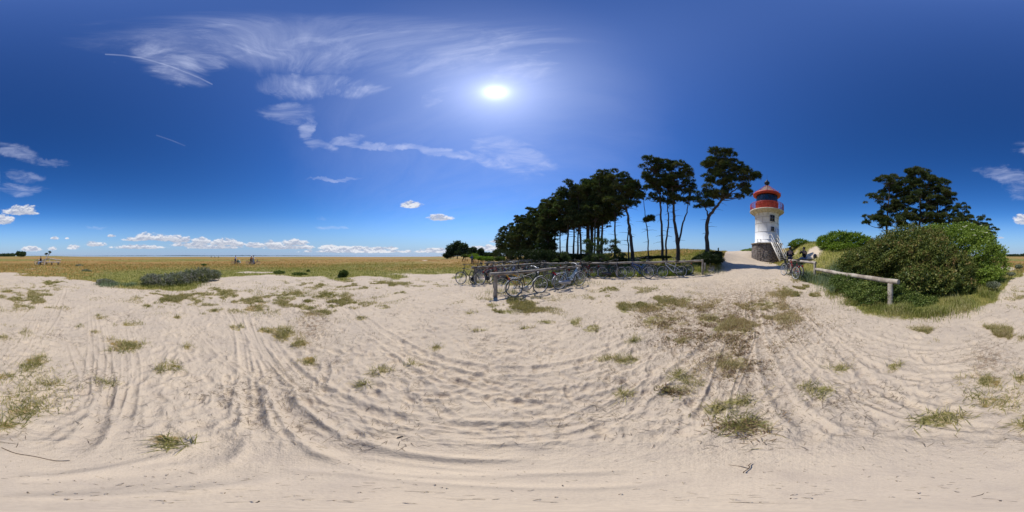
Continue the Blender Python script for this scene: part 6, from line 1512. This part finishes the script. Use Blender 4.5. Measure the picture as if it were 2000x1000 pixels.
gobj('withered_growth', V_, F_, rng.random(len(Wv)), leafm('withered_brown', [(.12, .075, .04), (.24, .15, .085), (.36, .25, .14), (.20, .19, .06)], trans=.2), 'flat withered brown growth and roots on the trampled sand towards the lighthouse', 'dry growth', 'stuff')
gobj('sparse_sand_grass', np.concatenate(sV), [np.concatenate(sF[0]), np.concatenate(sF[1])], np.concatenate(sR), M_tuft, 'sparse low grass scattered over the open sand', 'grass', 'stuff')
# withered runners, twigs and pine litter lying on the sand
n = 110000; r_ = np.exp(rng.uniform(math.log(.6), math.log(12), n)); a_ = rng.uniform(-math.pi, math.pi, n); x, y = np.sin(a_)*r_, np.cos(a_)*r_
bw = vlook(x, y, brown); cl = fbm(x*2.2, y*2.2, 4, 0)
keep = (rng.random(n) < (.05 + bw*1.0 + np.clip(cl-.55, 0, 1)*2.0)*ss(r_, .5, 1.5)) & (vlook(x, y, veg) < .4); x, y, r_ = x[keep], y[keep], r_[keep]
r2_ = rng.uniform(.08, .75, 520); a2_ = rng.uniform(-math.pi, math.pi, 520); x = np.concatenate([x, np.sin(a2_)*r2_]); y = np.concatenate([y, np.cos(a2_)*r2_]); r_ = np.concatenate([r_, r2_*.0]); n = len(x)
z = vlook(x, y, gz) + .002; aa = rng.uniform(0, 6.283, n); L_ = np.where(r_ == 0, rng.uniform(.004, .018, n), rng.uniform(.015, .07, n))*(1 + r_*.22)*np.where(rng.random(n) < .08, 2.6, 1); W_ = np.maximum(np.where(r_ == 0, .0016, .0025), r_*.0013)
dxn, dyn = np.cos(aa)*L_/2, np.sin(aa)*L_/2; sx, sy = -np.sin(aa)*W_/2, np.cos(aa)*W_/2; bend = rng.normal(size=n)*.25
V_ = np.stack([np.stack([x-dxn-sx, y-dyn-sy, z], 1), np.stack([x-dxn+sx, y-dyn+sy, z], 1), np.stack([x-sy*0+bend*sx*8+sx, y+bend*sy*8+sy, z+.006], 1), np.stack([x+bend*sx*8-sx, y+bend*sy*8-sy, z+.006], 1), np.stack([x+dxn, y+dyn, z+.001], 1)], 1).reshape(-1, 3)
b_ = np.arange(n)*5
M_lit = leafm('dry_litter', [(.05, .035, .025), (.11, .075, .05), (.22, .16, .10), (.34, .28, .18)], trans=.1)
gobj('plant_litter', V_, [np.stack([b_+3, b_+2, b_+4], 1), np.stack([b_, b_+1, b_+2, b_+3], 1)], rng.random(n), M_lit, 'dry stalks, roots and pine litter strewn over the sand', 'litter', 'stuff')
for k, (px_, py_, L_, an, lb) in enumerate(((60, 892, .28, 2.6, 'long thin brown stick lying on the sand in the left foreground'), (782, 853, .03, .6, 'short black piece of charred wood in the wheel track'), (1460, 915, .10, 1.4, 'brown root piece in the lower sand below the matted tuft'))):
    x, y = plan(px_, py_); z = float(vlook(np.array([x]), np.array([y]), gz)[0]) + .008; th = an - math.atan2(x, y)
    tw = MB(); pts = [(x + math.cos(th)*L_*(t_-.5) + L_*random.uniform(-.04, .04), y + math.sin(th)*L_*(t_-.5) + L_*random.uniform(-.04, .04), z + random.uniform(0, .004)) for t_ in np.linspace(0, 1, 7)]
    tw.tube(smooth_path(pts, 3), (.003 if k < 1 else .0018) if k != 1 else .006, 5, jit=.15)
    if k == 2: tw.tube([pts[3], (pts[3][0]+.02, pts[3][1]+.03, z+.01), (pts[3][0]+.03, pts[3][1]+.06, z)], .002, 5)
    o = mb_off(tw, (x, y, z)).build('twig' if k != 1 else 'charred_wood', pm('twig_brown', (.13, .08, .05), (.07, .045, .03)) if k != 1 else M_black); o.location = (x, y, z); tag(o, lb, 'twig' if k != 1 else 'wood')

# ------------------------------------------------------------------ thin sea air
hz = MB(); zb_ = float(gz.min()) - 1.0
hz.box((0, 0, (zb_ + 16)/2), (31000, 31000, 16 - zb_))
hm_ = bpy.data.materials.new('sea_air'); hm_.use_nodes = True; t = hm_.node_tree; t.nodes.clear()
o_ = t.nodes.new('ShaderNodeOutputMaterial'); pv = t.nodes.new('ShaderNodeVolumePrincipled'); pv.inputs['Color'].default_value = (.80, .88, 1, 1); pv.inputs['Density'].default_value = HAZE; pv.inputs['Anisotropy'].default_value = .2
t.links.new(pv.outputs[0], o_.inputs['Volume']); tag(hz.build('haze', hm_, smooth=False), kind='stuff')
